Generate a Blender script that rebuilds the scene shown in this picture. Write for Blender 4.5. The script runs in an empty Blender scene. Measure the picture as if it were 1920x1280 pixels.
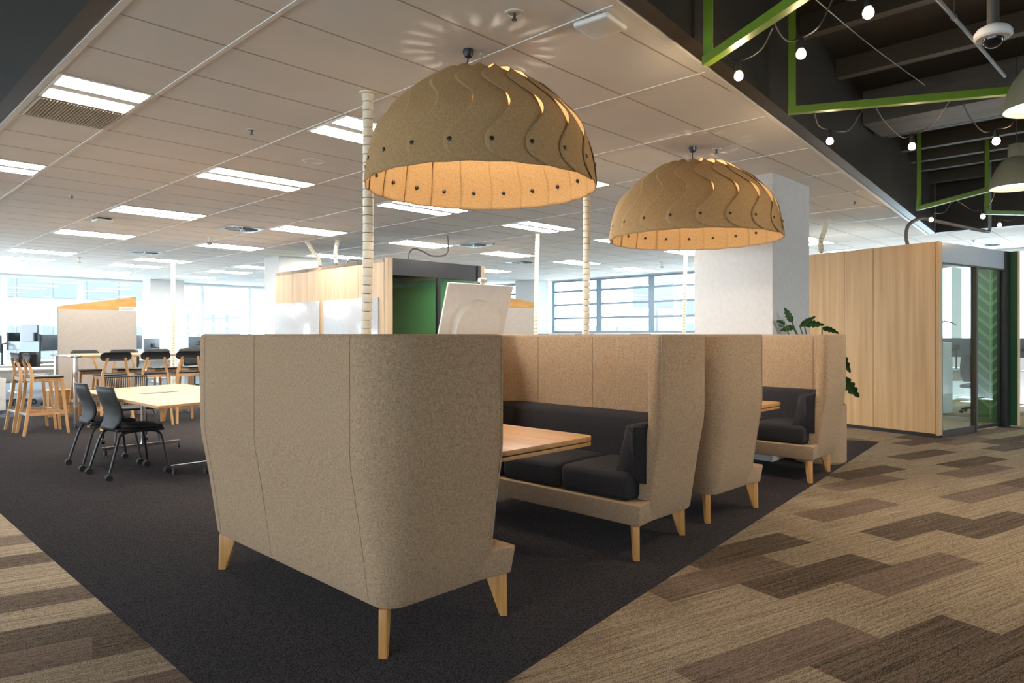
import bpy, bmesh, math, random
from mathutils import Vector, Matrix
R = math.radians
sc = bpy.context.scene
col = sc.collection

# ---------------------------------------------------------------- camera
cam_d = bpy.data.cameras.new('camera')
cam_d.lens = 36.0 * 1300.0 / 1920.0
cam_d.sensor_width = 36.0
cam_d.sensor_fit = 'HORIZONTAL'
cam_d.shift_y = -13.0 / 1920.0
cam_d.clip_start = 0.05
cam_d.clip_end = 400
cam = bpy.data.objects.new('camera', cam_d)
cam.location = (0, 0, 1.35)
cam.rotation_euler = (R(90), 0, R(44.1 - 90))
col.objects.link(cam)
sc.camera = cam

# ---------------------------------------------------------------- world, exposure
W_SKY = 6.3
world = bpy.data.worlds.new('overcast_sky')
sc.world = world
world.use_nodes = True
wn = world.node_tree
wn.nodes.clear()
w_out = wn.nodes.new('ShaderNodeOutputWorld')
w_bg = wn.nodes.new('ShaderNodeBackground')
w_tc = wn.nodes.new('ShaderNodeTexCoord')
w_sep = wn.nodes.new('ShaderNodeSeparateXYZ')
w_ramp = wn.nodes.new('ShaderNodeValToRGB')
w_ramp.color_ramp.elements[0].position = 0.42
w_ramp.color_ramp.elements[0].color = (0.50, 0.60, 0.68, 1)
w_ramp.color_ramp.elements[1].position = 0.53
w_ramp.color_ramp.elements[1].color = (0.74, 0.87, 1.0, 1)
w_map = wn.nodes.new('ShaderNodeMath')
w_map.operation = 'MULTIPLY_ADD'
w_map.inputs[1].default_value = 0.5
w_map.inputs[2].default_value = 0.5
wn.links.new(w_tc.outputs['Generated'], w_sep.inputs[0])
wn.links.new(w_sep.outputs['Z'], w_map.inputs[0])
wn.links.new(w_map.outputs[0], w_ramp.inputs[0])
wn.links.new(w_ramp.outputs[0], w_bg.inputs['Color'])
w_bg.inputs['Strength'].default_value = W_SKY
wn.links.new(w_bg.outputs[0], w_out.inputs[0])

sc.view_settings.view_transform = 'Standard'
sc.view_settings.look = 'None'
sc.view_settings.gamma = 1.0
sc.view_settings.use_curve_mapping = False
sc.view_settings.exposure = 0.84

L_PANEL = 24.0      # ceiling troffers
L_DOME = 17.0       # watts of the bulb in each felt dome
L_PEND = 14.0       # watts of the green pendants
L_BULB = 3.0        # watts of a festoon bulb
CEIL = 3.07

# ---------------------------------------------------------------- materials
def rgb(r, g, b):
    def f(c):
        c /= 255.0
        return c / 12.92 if c <= 0.04045 else ((c + 0.055) / 1.055) ** 2.4
    return (f(r), f(g), f(b), 1.0)

def mat(name, color, rough=0.6, metal=0.0, var=None, var_scale=20.0, stretch=(1, 1, 1), bump=0.0,
        bump_scale=None, spec=0.5, detail=4.0, rot=(0, 0, 0), sheen=0.0, coat=0.0):
    m = bpy.data.materials.new(name)
    m.use_nodes = True
    n = m.node_tree
    b = n.nodes['Principled BSDF']
    b.inputs['Base Color'].default_value = color
    b.inputs['Roughness'].default_value = rough
    b.inputs['Metallic'].default_value = metal
    b.inputs['Specular IOR Level'].default_value = spec
    if sheen:
        b.inputs['Sheen Weight'].default_value = sheen
    if coat:
        b.inputs['Coat Weight'].default_value = coat
    tc = n.nodes.new('ShaderNodeTexCoord')
    mp = n.nodes.new('ShaderNodeMapping')
    mp.inputs['Scale'].default_value = stretch
    mp.inputs['Rotation'].default_value = rot
    n.links.new(tc.outputs['Object'], mp.inputs[0])
    if var is None:
        var = tuple(c * 0.93 for c in color[:3]) + (1,)
    ns = n.nodes.new('ShaderNodeTexNoise')
    ns.inputs['Scale'].default_value = var_scale
    ns.inputs['Detail'].default_value = detail
    n.links.new(mp.outputs[0], ns.inputs['Vector'])
    rp = n.nodes.new('ShaderNodeValToRGB')
    rp.color_ramp.elements[0].position = 0.35
    rp.color_ramp.elements[0].color = var
    rp.color_ramp.elements[1].position = 0.65
    rp.color_ramp.elements[1].color = color
    n.links.new(ns.outputs['Fac'], rp.inputs[0])
    n.links.new(rp.outputs[0], b.inputs['Base Color'])
    if bump:
        nb = n.nodes.new('ShaderNodeTexNoise')
        nb.inputs['Scale'].default_value = bump_scale or var_scale
        nb.inputs['Detail'].default_value = 3
        n.links.new(mp.outputs[0], nb.inputs['Vector'])
        bp = n.nodes.new('ShaderNodeBump')
        bp.inputs['Strength'].default_value = bump
        bp.inputs['Distance'].default_value = 0.003
        n.links.new(nb.outputs['Fac'], bp.inputs['Height'])
        n.links.new(bp.outputs[0], b.inputs['Normal'])
    return m

def emis(name, color, strength):
    m = bpy.data.materials.new(name)
    m.use_nodes = True
    n = m.node_tree
    n.nodes.clear()
    o = n.nodes.new('ShaderNodeOutputMaterial')
    e = n.nodes.new('ShaderNodeEmission')
    e.inputs[0].default_value = color
    e.inputs[1].default_value = strength
    n.links.new(e.outputs[0], o.inputs[0])
    return m

def glass(name, tint=(0.93, 0.97, 0.97, 1), refl=1.0):
    m = bpy.data.materials.new(name)
    m.use_nodes = True
    n = m.node_tree
    n.nodes.clear()
    o = n.nodes.new('ShaderNodeOutputMaterial')
    t = n.nodes.new('ShaderNodeBsdfTransparent')
    t.inputs[0].default_value = tint
    g = n.nodes.new('ShaderNodeBsdfGlossy')
    g.inputs['Roughness'].default_value = 0.0
    mx = n.nodes.new('ShaderNodeMixShader')
    ge = n.nodes.new('ShaderNodeNewGeometry')
    dt = n.nodes.new('ShaderNodeVectorMath')
    dt.operation = 'DOT_PRODUCT'
    n.links.new(ge.outputs['Incoming'], dt.inputs[0])
    n.links.new(ge.outputs['Normal'], dt.inputs[1])
    prev = dt.outputs['Value']
    for op, a, c in (('ABSOLUTE', None, None), ('SUBTRACT', 1.0, 'first'), ('POWER', 5.0, None), ('MULTIPLY', 0.96 * refl, None), ('ADD', 0.04 * refl, None)):
        mu = n.nodes.new('ShaderNodeMath')
        mu.operation = op
        if c == 'first':
            mu.inputs[0].default_value = a
            n.links.new(prev, mu.inputs[1])
        else:
            n.links.new(prev, mu.inputs[0])
            if a is not None:
                mu.inputs[1].default_value = a
        prev = mu.outputs[0]
    n.links.new(mu.outputs[0], mx.inputs[0])
    n.links.new(t.outputs[0], mx.inputs[1])
    n.links.new(g.outputs[0], mx.inputs[2])
    n.links.new(mx.outputs[0], o.inputs[0])
    return m

def fabric(name, c1, c2, scale=260.0, bump=0.35):
    """woven heather: two crossing stretched noises"""
    m = bpy.data.materials.new(name)
    m.use_nodes = True
    n = m.node_tree
    b = n.nodes['Principled BSDF']
    b.inputs['Roughness'].default_value = 0.95
    b.inputs['Specular IOR Level'].default_value = 0.15
    tc = n.nodes.new('ShaderNodeTexCoord')
    outs = []
    for st in ((1, 1, 0.25), (0.3, 0.3, 1.2)):
        mp = n.nodes.new('ShaderNodeMapping')
        mp.inputs['Scale'].default_value = st
        n.links.new(tc.outputs['Object'], mp.inputs[0])
        ns = n.nodes.new('ShaderNodeTexNoise')
        ns.inputs['Scale'].default_value = scale
        ns.inputs['Detail'].default_value = 2
        n.links.new(mp.outputs[0], ns.inputs['Vector'])
        outs.append(ns.outputs['Fac'])
    ad = n.nodes.new('ShaderNodeMath')
    ad.operation = 'ADD'
    n.links.new(outs[0], ad.inputs[0])
    n.links.new(outs[1], ad.inputs[1])
    rp = n.nodes.new('ShaderNodeValToRGB')
    rp.color_ramp.elements[0].position = 0.36
    rp.color_ramp.elements[0].color = c2
    rp.color_ramp.elements[1].position = 0.64
    rp.color_ramp.elements[1].color = c1
    hf = n.nodes.new('ShaderNodeMath')
    hf.operation = 'MULTIPLY'
    hf.inputs[1].default_value = 0.5
    n.links.new(ad.outputs[0], hf.inputs[0])
    n.links.new(hf.outputs[0], rp.inputs[0])
    n.links.new(rp.outputs[0], b.inputs['Base Color'])
    bp = n.nodes.new('ShaderNodeBump')
    bp.inputs['Strength'].default_value = bump
    bp.inputs['Distance'].default_value = 0.002
    n.links.new(hf.outputs[0], bp.inputs['Height'])
    n.links.new(bp.outputs[0], b.inputs['Normal'])
    return m

def wood(name, c1, c2, axis='z', scale=18.0, rough=0.45, ratio=0.04):
    st = {'x': (ratio, 1, 1), 'y': (1, ratio, 1), 'z': (1, 1, ratio)}[axis]
    return mat(name, c1, rough, var=c2, var_scale=scale, stretch=st, bump=0.05, bump_scale=scale * 3, detail=6)

def carpet(name, c1, c2, scale, stripe, rot=0.0, bump=0.6):
    """loop pile with short dashes running along the plank"""
    m = bpy.data.materials.new(name)
    m.use_nodes = True
    n = m.node_tree
    b = n.nodes['Principled BSDF']
    b.inputs['Roughness'].default_value = 1.0
    b.inputs['Specular IOR Level'].default_value = 0.08
    tc = n.nodes.new('ShaderNodeTexCoord')
    mp = n.nodes.new('ShaderNodeMapping')
    mp.vector_type = 'POINT'
    mp.inputs['Rotation'].default_value = (0, 0, rot)
    n.links.new(tc.outputs['Object'], mp.inputs[0])
    m2 = n.nodes.new('ShaderNodeMapping')
    m2.inputs['Scale'].default_value = (stripe, 1, 1)
    n.links.new(mp.outputs[0], m2.inputs[0])
    a = n.nodes.new('ShaderNodeTexNoise')
    a.inputs['Scale'].default_value = scale
    a.inputs['Detail'].default_value = 2
    n.links.new(m2.outputs[0], a.inputs['Vector'])
    v = n.nodes.new('ShaderNodeTexNoise')
    v.inputs['Scale'].default_value = 190
    v.inputs['Detail'].default_value = 1
    n.links.new(mp.outputs[0], v.inputs['Vector'])
    ms = n.nodes.new('ShaderNodeMapping')
    ms.inputs['Scale'].default_value = (0.022, 1, 1)
    n.links.new(mp.outputs[0], ms.inputs[0])
    sn = n.nodes.new('ShaderNodeTexNoise')
    sn.inputs['Scale'].default_value = 75
    sn.inputs['Detail'].default_value = 3
    n.links.new(ms.outputs[0], sn.inputs['Vector'])
    blend = n.nodes.new('ShaderNodeMix')
    blend.inputs[0].default_value = 0.5 if stripe < 1 else 0.0
    n.links.new(a.outputs['Fac'], blend.inputs[2])
    n.links.new(sn.outputs['Fac'], blend.inputs[3])
    mx = n.nodes.new('ShaderNodeMath')
    mx.operation = 'MULTIPLY_ADD'
    mx.inputs[1].default_value = 0.55
    n.links.new(blend.outputs[0], mx.inputs[0])
    m3 = n.nodes.new('ShaderNodeMath')
    m3.operation = 'MULTIPLY'
    m3.inputs[1].default_value = 0.45
    n.links.new(v.outputs['Fac'], m3.inputs[0])
    n.links.new(m3.outputs[0], mx.inputs[2])
    rp = n.nodes.new('ShaderNodeValToRGB')
    rp.color_ramp.elements[0].position = 0.42
    rp.color_ramp.elements[0].color = c2
    rp.color_ramp.elements[1].position = 0.57
    rp.color_ramp.elements[1].color = c1
    n.links.new(mx.outputs[0], rp.inputs[0])
    n.links.new(rp.outputs[0], b.inputs['Base Color'])
    bp = n.nodes.new('ShaderNodeBump')
    bp.inputs['Strength'].default_value = bump
    bp.inputs['Distance'].default_value = 0.004
    n.links.new(mx.outputs[0], bp.inputs['Height'])
    n.links.new(bp.outputs[0], b.inputs['Normal'])
    return m

PR = R(14.7)     # the planks lie 14.7 degrees off the grid
M = {}
M['beige'] = fabric('beige_heather_wool', rgb(184, 157, 128), rgb(144, 119, 92))
M['seam'] = mat('dark_seam_thread', rgb(142, 124, 102), 0.9)  # thread a little darker than the wool, for the stitched seams
M['charcoal'] = fabric('charcoal_wool', rgb(60, 58, 60), rgb(42, 40, 42), 300)
M['felt'] = mat('pressed_felt', rgb(172, 142, 102), 0.95, var=rgb(156, 126, 88), var_scale=90, bump=0.25, bump_scale=240, spec=0.1)
M['oak'] = wood('oak_veneer', rgb(216, 178, 128), rgb(196, 156, 106), 'z', 14)
M['oak_pale'] = wood('pale_oak_veneer', rgb(184, 158, 124), rgb(168, 140, 106), 'z', 14)
M['oak_leg'] = wood('oak_leg', rgb(214, 160, 92), rgb(188, 132, 68), 'z', 30)
M['oak_top'] = wood('oak_table_top', rgb(198, 146, 76), rgb(174, 120, 56), 'y', 22, 0.35)
M['stool_wood'] = wood('ash_stool_wood', rgb(204, 156, 104), rgb(182, 134, 84), 'z', 30)
M['bar_top'] = wood('pale_bar_top', rgb(200, 164, 122), rgb(184, 146, 104), 'x', 20, 0.35)
M['meet_top'] = wood('bamboo_table_top', rgb(196, 150, 94), rgb(178, 130, 76), 'y', 16, 0.42)
M['ply'] = mat('plywood', rgb(192, 146, 88), 0.5, var=rgb(176, 128, 72), var_scale=5, stretch=(1, 1, 3), spec=0.3)
M['black'] = mat('black_plastic', rgb(30, 30, 32), 0.45)
M['blackmesh'] = mat('black_mesh_plastic', rgb(25, 25, 27), 0.5, bump=0.5, bump_scale=60, stretch=(0.2, 0.2, 4))
M['blackpaint'] = mat('black_steel', rgb(28, 28, 29), 0.35)
M['castor'] = mat('castor_grey', rgb(42, 40, 40), 0.5)
M['chrome'] = mat('chrome', rgb(214, 216, 220), 0.15, 1.0)
M['steel'] = mat('galvanised_steel', rgb(150, 152, 154), 0.35, 0.9)
M['alu'] = mat('anodised_aluminium', rgb(188, 196, 202), 0.35, 0.7)
M['white'] = mat('white_plastic', rgb(226, 224, 216), 0.4)
M['cream'] = mat('cream_plastic', rgb(226, 216, 192), 0.45)
M['whiteboard'] = mat('whiteboard_gloss', rgb(166, 168, 170), 0.15, coat=0.2)
M['beige_board'] = mat('pin_board_cream', rgb(176, 168, 158), 0.7)
M['paint'] = mat('white_wall_paint', rgb(200, 200, 198), 0.7)
M['wallbeige'] = mat('warm_beige_paint', rgb(214, 196, 168), 0.8)
M['dark'] = mat('black_painted_bulkhead', rgb(50, 46, 40), 0.42, var=rgb(44, 40, 35), var_scale=3, spec=0.5)
M['void'] = mat('black_painted_soffit', rgb(38, 33, 27), 0.75, var=rgb(30, 26, 22), var_scale=4)
M['beam'] = mat('dark_painted_beam', rgb(66, 62, 56), 0.6)
M['slate'] = mat('grey_concrete_beam', rgb(92, 93, 92), 0.6, var=rgb(74, 75, 74), var_scale=6, stretch=(1, 0.3, 1))
M['green'] = mat('lime_green_steel', rgb(98, 130, 34), 0.35)
M['pendant'] = mat('olive_grey_enamel', rgb(112, 114, 98), 0.5)
M['wallgreen'] = mat('forest_green_panel', rgb(48, 96, 60), 0.5)
M['leafdecal'] = mat('pale_green_decal', rgb(98, 146, 96), 0.5)
M['frame'] = mat('grey_window_frame', rgb(112, 128, 140), 0.4, 0.3)
M['frame_w'] = mat('white_window_frame', rgb(226, 230, 232), 0.4)
M['glass'] = glass('clear_glass')
M['glass_pod'] = glass('tinted_partition_glass', (0.80, 0.87, 0.85, 1))
M['screen'] = mat('grey_monitor_shell', rgb(84, 96, 106), 0.35)
M['screen_dk'] = mat('dark_monitor_face', rgb(38, 46, 54), 0.15)
M['desk'] = mat('white_desk_laminate', rgb(232, 232, 228), 0.4)
M['display'] = mat('pale_grey_display_shell', rgb(226, 220, 210), 0.45)
M['leaf'] = mat('dark_green_leaf', rgb(44, 84, 34), 0.35, var=rgb(26, 58, 26), var_scale=8)
M['stem'] = mat('green_stem', rgb(70, 92, 44), 0.6)
M['pot'] = M['beige']
M['soil'] = mat('potting_soil', rgb(48, 38, 30), 1.0)
M['grille'] = mat('beige_grille', rgb(196, 184, 166), 0.6)
M['bldg'] = mat('pale_cladding', rgb(116, 116, 116), 0.8)
M['bldg_g'] = mat('blue_grey_glazing', rgb(92, 94, 96), 0.6)
M['hose'] = mat('grey_flexible_conduit', rgb(112, 106, 98), 0.5)
M['panel_e'] = emis('troffer_diffuser', (1.0, 0.95, 0.88, 1), L_PANEL)
M['bulb_e'] = emis('warm_bulb', (1.0, 0.74, 0.46, 1), 9)
M['pend_e'] = emis('pendant_diffuser', (1.0, 0.88, 0.70, 1), 9)
M['dot'] = mat('black_rivet', rgb(26, 22, 20), 0.4)
M['dk_metal'] = mat('dark_port_grey', rgb(70, 62, 56), 0.4)
M['c_dark'] = carpet('charcoal_carpet', rgb(74, 67, 65), rgb(38, 34, 34), 150, 1.0)
M['c_grey'] = carpet('cool_grey_carpet', rgb(112, 118, 124), rgb(80, 85, 90), 150, 1.0)
M['c_light'] = carpet('beige_carpet_plank', rgb(176, 158, 134), rgb(98, 84, 68), 170, 0.16, PR)
M['c_mid'] = carpet('brown_carpet_plank', rgb(140, 121, 106), rgb(80, 67, 58), 170, 0.13, PR)
M['c_dk'] = carpet('dark_carpet_plank', rgb(124, 108, 92), rgb(46, 39, 34), 170, 0.16, PR)

# ---------------------------------------------------------------- mesh helpers
def NB():
    return bmesh.new()

def xf(bm, verts, m):
    bmesh.ops.transform(bm, matrix=m, verts=verts)

def box(bm, x0, x1, y0, y1, z0, z1, m=None, mi=0):
    vs = [bm.verts.new(p) for p in ((x0, y0, z0), (x1, y0, z0), (x1, y1, z0), (x0, y1, z0),
                                    (x0, y0, z1), (x1, y0, z1), (x1, y1, z1), (x0, y1, z1))]
    for q in ((3, 2, 1, 0), (4, 5, 6, 7), (0, 1, 5, 4), (1, 2, 6, 5), (2, 3, 7, 6), (3, 0, 4, 7)):
        f = bm.faces.new([vs[i] for i in q])
        f.material_index = mi
    if m:
        xf(bm, vs, m)
    return vs

def rbox(bm, x0, x1, y0, y1, z0, z1, r=0.01, seg=3, m=None):
    """box with every edge rounded"""
    t = bmesh.new()
    box(t, x0, x1, y0, y1, z0, z1)
    bmesh.ops.bevel(t, geom=t.edges[:], offset=r, segments=seg, profile=0.5, affect='EDGES')
    if m:
        t.transform(m)
    join(bm, t)

def join(bm, t):
    me = bpy.data.meshes.new('tmp')
    t.to_mesh(me)
    t.free()
    bm.from_mesh(me)
    bpy.data.meshes.remove(me)

def prism(bm, pts, z0, z1, m=None, mi=0):
    lo = [bm.verts.new((p[0], p[1], z0)) for p in pts]
    hi = [bm.verts.new((p[0], p[1], z1)) for p in pts]
    n = len(pts)
    bm.faces.new(lo[::-1]).material_index = mi
    bm.faces.new(hi).material_index = mi
    for i in range(n):
        bm.faces.new((lo[i], lo[(i + 1) % n], hi[(i + 1) % n], hi[i])).material_index = mi
    if m:
        xf(bm, lo + hi, m)

def tube(bm, pts, r, seg=10, cap=True, rs=None):
    pts = [Vector(p) for p in pts]
    rings = []
    up = None
    for i, p in enumerate(pts):
        if i == 0:
            d = pts[1] - pts[0]
        elif i == len(pts) - 1:
            d = pts[-1] - pts[-2]
        else:
            d = (pts[i + 1] - pts[i]).normalized() + (pts[i] - pts[i - 1]).normalized()
        d.normalize()
        if up is None:
            up = Vector((0, 0, 1)) if abs(d.z) < 0.9 else Vector((1, 0, 0))
        a = d.cross(up)
        if a.length < 1e-5:
            a = d.orthogonal()
        a.normalize()
        b = a.cross(d).normalized()
        up = b
        rr = rs[i] if rs else r
        rings.append([bm.verts.new(p + (a * math.cos(2 * math.pi * k / seg) + b * math.sin(2 * math.pi * k / seg)) * rr) for k in range(seg)])
    for i in range(len(rings) - 1):
        for k in range(seg):
            bm.faces.new((rings[i][k], rings[i][(k + 1) % seg], rings[i + 1][(k + 1) % seg], rings[i + 1][k]))
    if cap:
        bm.faces.new(rings[0][::-1])
        bm.faces.new(rings[-1])

def lathe(bm, prof, seg=24, c=(0, 0, 0), m=None):
    """prof: list of (radius, z); a radius of 0 closes the end"""
    rings = []
    allv = []
    for r, z in prof:
        if r < 1e-6:
            v = [bm.verts.new((c[0], c[1], c[2] + z))]
        else:
            v = [bm.verts.new((c[0] + r * math.cos(2 * math.pi * k / seg), c[1] + r * math.sin(2 * math.pi * k / seg), c[2] + z)) for k in range(seg)]
        rings.append(v)
        allv += v
    for i in range(len(rings) - 1):
        a, b = rings[i], rings[i + 1]
        for k in range(seg):
            k2 = (k + 1) % seg
            if len(a) == 1 and len(b) == 1:
                continue
            if len(a) == 1:
                bm.faces.new((a[0], b[k2], b[k]))
            elif len(b) == 1:
                bm.faces.new((a[k], a[k2], b[0]))
            else:
                bm.faces.new((a[k], a[k2], b[k2], b[k]))
    if m:
        xf(bm, allv, m)

def bez(p0, p1, p2, p3, n=12):
    p0, p1, p2, p3 = map(Vector, (p0, p1, p2, p3))
    return [p0 * (1 - t) ** 3 + p1 * 3 * t * (1 - t) ** 2 + p2 * 3 * t * t * (1 - t) + p3 * t ** 3 for t in [i / n for i in range(n + 1)]]

def smoothpath(pts, n=6):
    """Catmull-Rom through pts"""
    P = [Vector(p) for p in pts]
    P = [P[0] * 2 - P[1]] + P + [P[-1] * 2 - P[-2]]
    out = []
    for i in range(1, len(P) - 2):
        for k in range(n):
            t = k / n
            a, b, c, d = P[i - 1], P[i], P[i + 1], P[i + 2]
            out.append(0.5 * ((2 * b) + (c - a) * t + (2 * a - 5 * b + 4 * c - d) * t * t + (3 * b - a - 3 * c + d) * t ** 3))
    out.append(P[-2])
    return out

def obj(name, bm, m, parent=None, thr=35, loc=None, rz=0.0, bevel=0.0, solid=0.0, normals=True):
    if normals:
        bmesh.ops.recalc_face_normals(bm, faces=bm.faces[:])
    for f in bm.faces:
        f.smooth = True
    for e in bm.edges:
        if len(e.link_faces) == 2 and e.calc_face_angle(0) > R(thr):
            e.smooth = False
    me = bpy.data.meshes.new(name)
    bm.to_mesh(me)
    bm.free()
    for x in (m if isinstance(m, (list, tuple)) else [m]):
        me.materials.append(x)
    o = bpy.data.objects.new(name, me)
    col.objects.link(o)
    if parent:
        o.parent = parent
    if loc:
        o.location = loc
    o.rotation_euler.z = rz
    if solid:
        s = o.modifiers.new('solidify', 'SOLIDIFY')
        s.thickness = solid
        s.offset = 0
    if bevel:
        b = o.modifiers.new('bevel', 'BEVEL')
        b.width = bevel
        b.segments = 3
        b.limit_method = 'ANGLE'
        b.angle_limit = R(40)
    return o

def tag(o, label=None, cat=None, group=None, kind=None):
    if label:
        o['label'] = label
    if cat:
        o['category'] = cat
    if group:
        o['group'] = group
    if kind:
        o['kind'] = kind
    return o

def thing(name, label, cat, loc=(0, 0, 0), rz=0.0, group=None):
    o = bpy.data.objects.new(name, None)
    o.empty_display_size = 0.1
    col.objects.link(o)
    o.location = loc
    o.rotation_euler = (0, 0, rz)
    return tag(o, label, cat, group)

def dup(root, loc=None, rz=None, label=None, group=None, scale=None):
    def cp(o, par):
        c = o.copy()
        col.objects.link(c)
        c.parent = par
        for ch in kids(o):
            cp(ch, c)
        return c
    def kids(o):
        return [x for x in SNAP if x.parent == o]
    SNAP = list(root.children_recursive)
    r = cp(root, None)
    if loc is not None:
        r.location = loc
    if rz is not None:
        r.rotation_euler.z = rz
    if label:
        r['label'] = label
    if group:
        r['group'] = group
    if scale:
        r.scale = scale
    return r

def struct(name, bm, m, **k):
    return tag(obj(name, bm, m, **k), kind='structure')

# ================================================================ THE SETTING
random.seed(4)
# ---- floor: ashlar carpet planks with the charcoal field laid flush among them
tones = {(3, 3.0): 2, (2, 3.5): 1, (0, 2.5): 2, (1, 2.0): 1, (4, 4.5): 2, (6, 4.5): 1, (5, 3.0): 2, (4, 2.5): 1,
         (-1, 2.0): 2, (-1, 3.0): 2, (3, 5.0): 2, (5, 6.0): 1, (5, 7.0): 2, (9, 6.0): 2, (8, 5.5): 1, (10, 7.5): 2,
         (8, 7.5): 2, (7, 7.0): 1, (10, 9.5): 2, (11, 9.0): 1, (12, 8.5): 2, (9, 9.0): 2, (6, 9.5): 1, (12, 9.5): 1,
         (13, 9.0): 2, (-4, 4.5): 1, (-3, 6.0): 2, (2, 7.5): 1,
         (8, -0.5): 2, (8, -1.5): 2, (7, 0.0): 2, (7, -1.0): 1, (10, -0.5): 2, (13, -1.0): 2, (15, -1.0): 1, (5, 0.0): 1}
b = NB()
ca, sa = math.cos(-PR), math.sin(-PR)
for r in range(-48, 62):
    top = 1.79 + 0.2625 * r
    off = 0.0 if r % 2 else 0.5
    for k in range(-12, 22):
        s = k + off
        t = tones.get((r, s))
        if t is None:
            known = (-9 <= r <= 13 and 1.0 <= s < 9.5) or (5 <= r <= 16 and s < 1)
            t = 0 if known else random.choices((0, 1, 2), (0.80, 0.11, 0.09))[0]
        q = [(s, top - 0.2625), (s + 1, top - 0.2625), (s + 1, top), (s, top)]
        q = [(x * ca - y * sa, x * sa + y * ca) for x, y in q]
        if max(p[0] for p in q) > 17 or min(p[0] for p in q) < -9 or min(p[1] for p in q) < -13:
            continue
        if q[0][1] > 4.4 and 1.1 < q[0][0] < 9 and 1.1 < q[1][0] < 9:
            continue
        f = b.faces.new([b.verts.new((x, y, 0)) for x, y in q])
        f.material_index = t
def lineR(x):
    return 1.672 + 0.1135 * x
prism(b, [(1.07, lineR(1.07)), (9.5, 2.75), (9.33, 3.13), (9.0, 3.9), (9.0, 24.5), (1.07, 24.5)], -0.02, 0.0015, mi=3)
box(b, 9.02, 17.2, 5.6, 24.5, -0.02, 0.001, mi=4)  # unseen floor by the right windows, greyed to cool its bounce onto the ceiling
box(b, 1.16, 9.0, 13.8, 24.5, -0.02, 0.0025, mi=4)
struct('floor', b, [M['c_light'], M['c_mid'], M['c_dk'], M['c_dark'], M['c_grey']], normals=False)

# ---- ceiling raft with its lay-in tiles
m_tile = mat('mineral_ceiling_tile', rgb(238, 235, 230), 0.9, var=rgb(234, 231, 226), var_scale=2.0, spec=0.1)
m_rail = mat('white_ceiling_rail', rgb(232, 228, 220), 0.45)
m_joint = mat('tile_joint', rgb(178, 167, 150), 0.9)
def bulkY(x):
    return 1.796 + 0.1 * x
b = NB()
prism(b, [(1.16, bulkY(1.16)), (13.5, bulkY(13.5)), (13.5, -9), (17.2, -9), (17.2, 24.0), (1.16, 24.0)], CEIL, CEIL + 0.03)
GX = [1.80 + 1.175 * i for i in range(14)]
GY = [4.70 + 0.6 * j for j in range(-22, 33)]
for x in GX:
    y0 = bulkY(x) if x < 13.5 else -9
    box(b, x - 0.014, x + 0.014, y0, 24.0, CEIL - 0.005, CEIL, mi=1)
for y in GY:
    if y >= bulkY(13.5):
        box(b, 1.16, 17.2, y - 0.006, y + 0.006, CEIL - 0.001, CEIL, mi=2)
    else:
        x1 = (y - 1.796) / 0.1
        if x1 > 1.3:
            box(b, 1.16, x1, y - 0.006, y + 0.006, CEIL - 0.001, CEIL, mi=2)
        if y > -9:
            box(b, 13.5, 17.2, y - 0.006, y + 0.006, CEIL - 0.001, CEIL, mi=2)
struct('ceiling', b, [m_tile, m_rail, m_joint])

# white edge angles
b = NB()
box(b, 1.16, 1.20, bulkY(1.16), 24.0, CEIL - 0.006, CEIL)
struct('trim_1', b, m_rail)
b = NB()
prism(b, [(1.2, bulkY(1.2)), (13.5, bulkY(13.5)), (13.5, bulkY(13.5) + 0.04), (1.2, bulkY(1.2) + 0.04)], CEIL - 0.006, CEIL)
box(b, 13.5, 13.54, -9, bulkY(13.5), CEIL - 0.006, CEIL)
struct('trim_2', b, m_rail)

# black bulkheads round the open ceiling
b = NB()
box(b, 1.05, 1.15, -9, 24.0, CEIL - 0.002, 3.95)
struct('wall_bulkhead_left', b, M['dark'])
b = NB()
prism(b, [(1.15, bulkY(1.15) - 0.115), (13.47, bulkY(13.47) - 0.115), (13.47, bulkY(13.47) - 0.012), (1.15, bulkY(1.15) - 0.012)], CEIL - 0.002, 3.95)
struct('wall_bulkhead_right', b, M['dark'])
b = NB()
box(b, 13.38, 13.48, -9, bulkY(13.38) - 0.12, CEIL - 0.002, 3.95)
struct('wall_bulkhead_far', b, M['dark'])
b = NB()
box(b, -9, 1.04, -12, 24.0, 3.95, 4.15)
box(b, 1.04, 17.2, -12, 3.3, 3.95, 4.15)
struct('ceiling', b, M['void'])
for x in (3.4, 4.6, 5.75, 6.9, 9.35, 10.25, 11.0, 11.65, 12.7):
    b = NB()
    box(b, x - 0.05, x + 0.05, -9, bulkY(x) - 0.12, 3.78, 3.95)
    tag(obj('ceiling_beam', b, M['beam']), 'dark painted narrow beam running across the open black ceiling', 'beam', 'narrow beams of the open ceiling')
b = NB()
box(b, 7.95, 8.6, -9, bulkY(7.95) - 0.12, 3.6, 3.95)
tag(obj('concrete_beam', b, M['slate']), 'wide grey concrete beam crossing the open black ceiling', 'beam')

# unseen sides of the room
b = NB()
box(b, -9.1, -9.0, -9.1, 24.0, -0.02, 0.9)
box(b, -9.1, -9.0, -9.1, 24.0, 2.75, 3.95)
for y in range(-8, 24, 4):
    box(b, -9.1, -9.0, y, y + 0.3, 0.9, 2.75)
struct('wall_left', b, M['wallbeige'])
b = NB()
box(b, -9.0, 17.2, -9.1, -9.0, -0.02, 0.8)
box(b, -9.0, 7.0, -9.1, -9.0, 0.8, 2.8)
box(b, -9.0, 17.2, -9.1, -9.0, 2.8, 3.95)
for x in range(8, 17, 4):
    box(b, x, x + 0.3, -9.1, -9.0, 0.8, 2.8)
struct('wall_back', b, M['wallbeige'])
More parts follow.
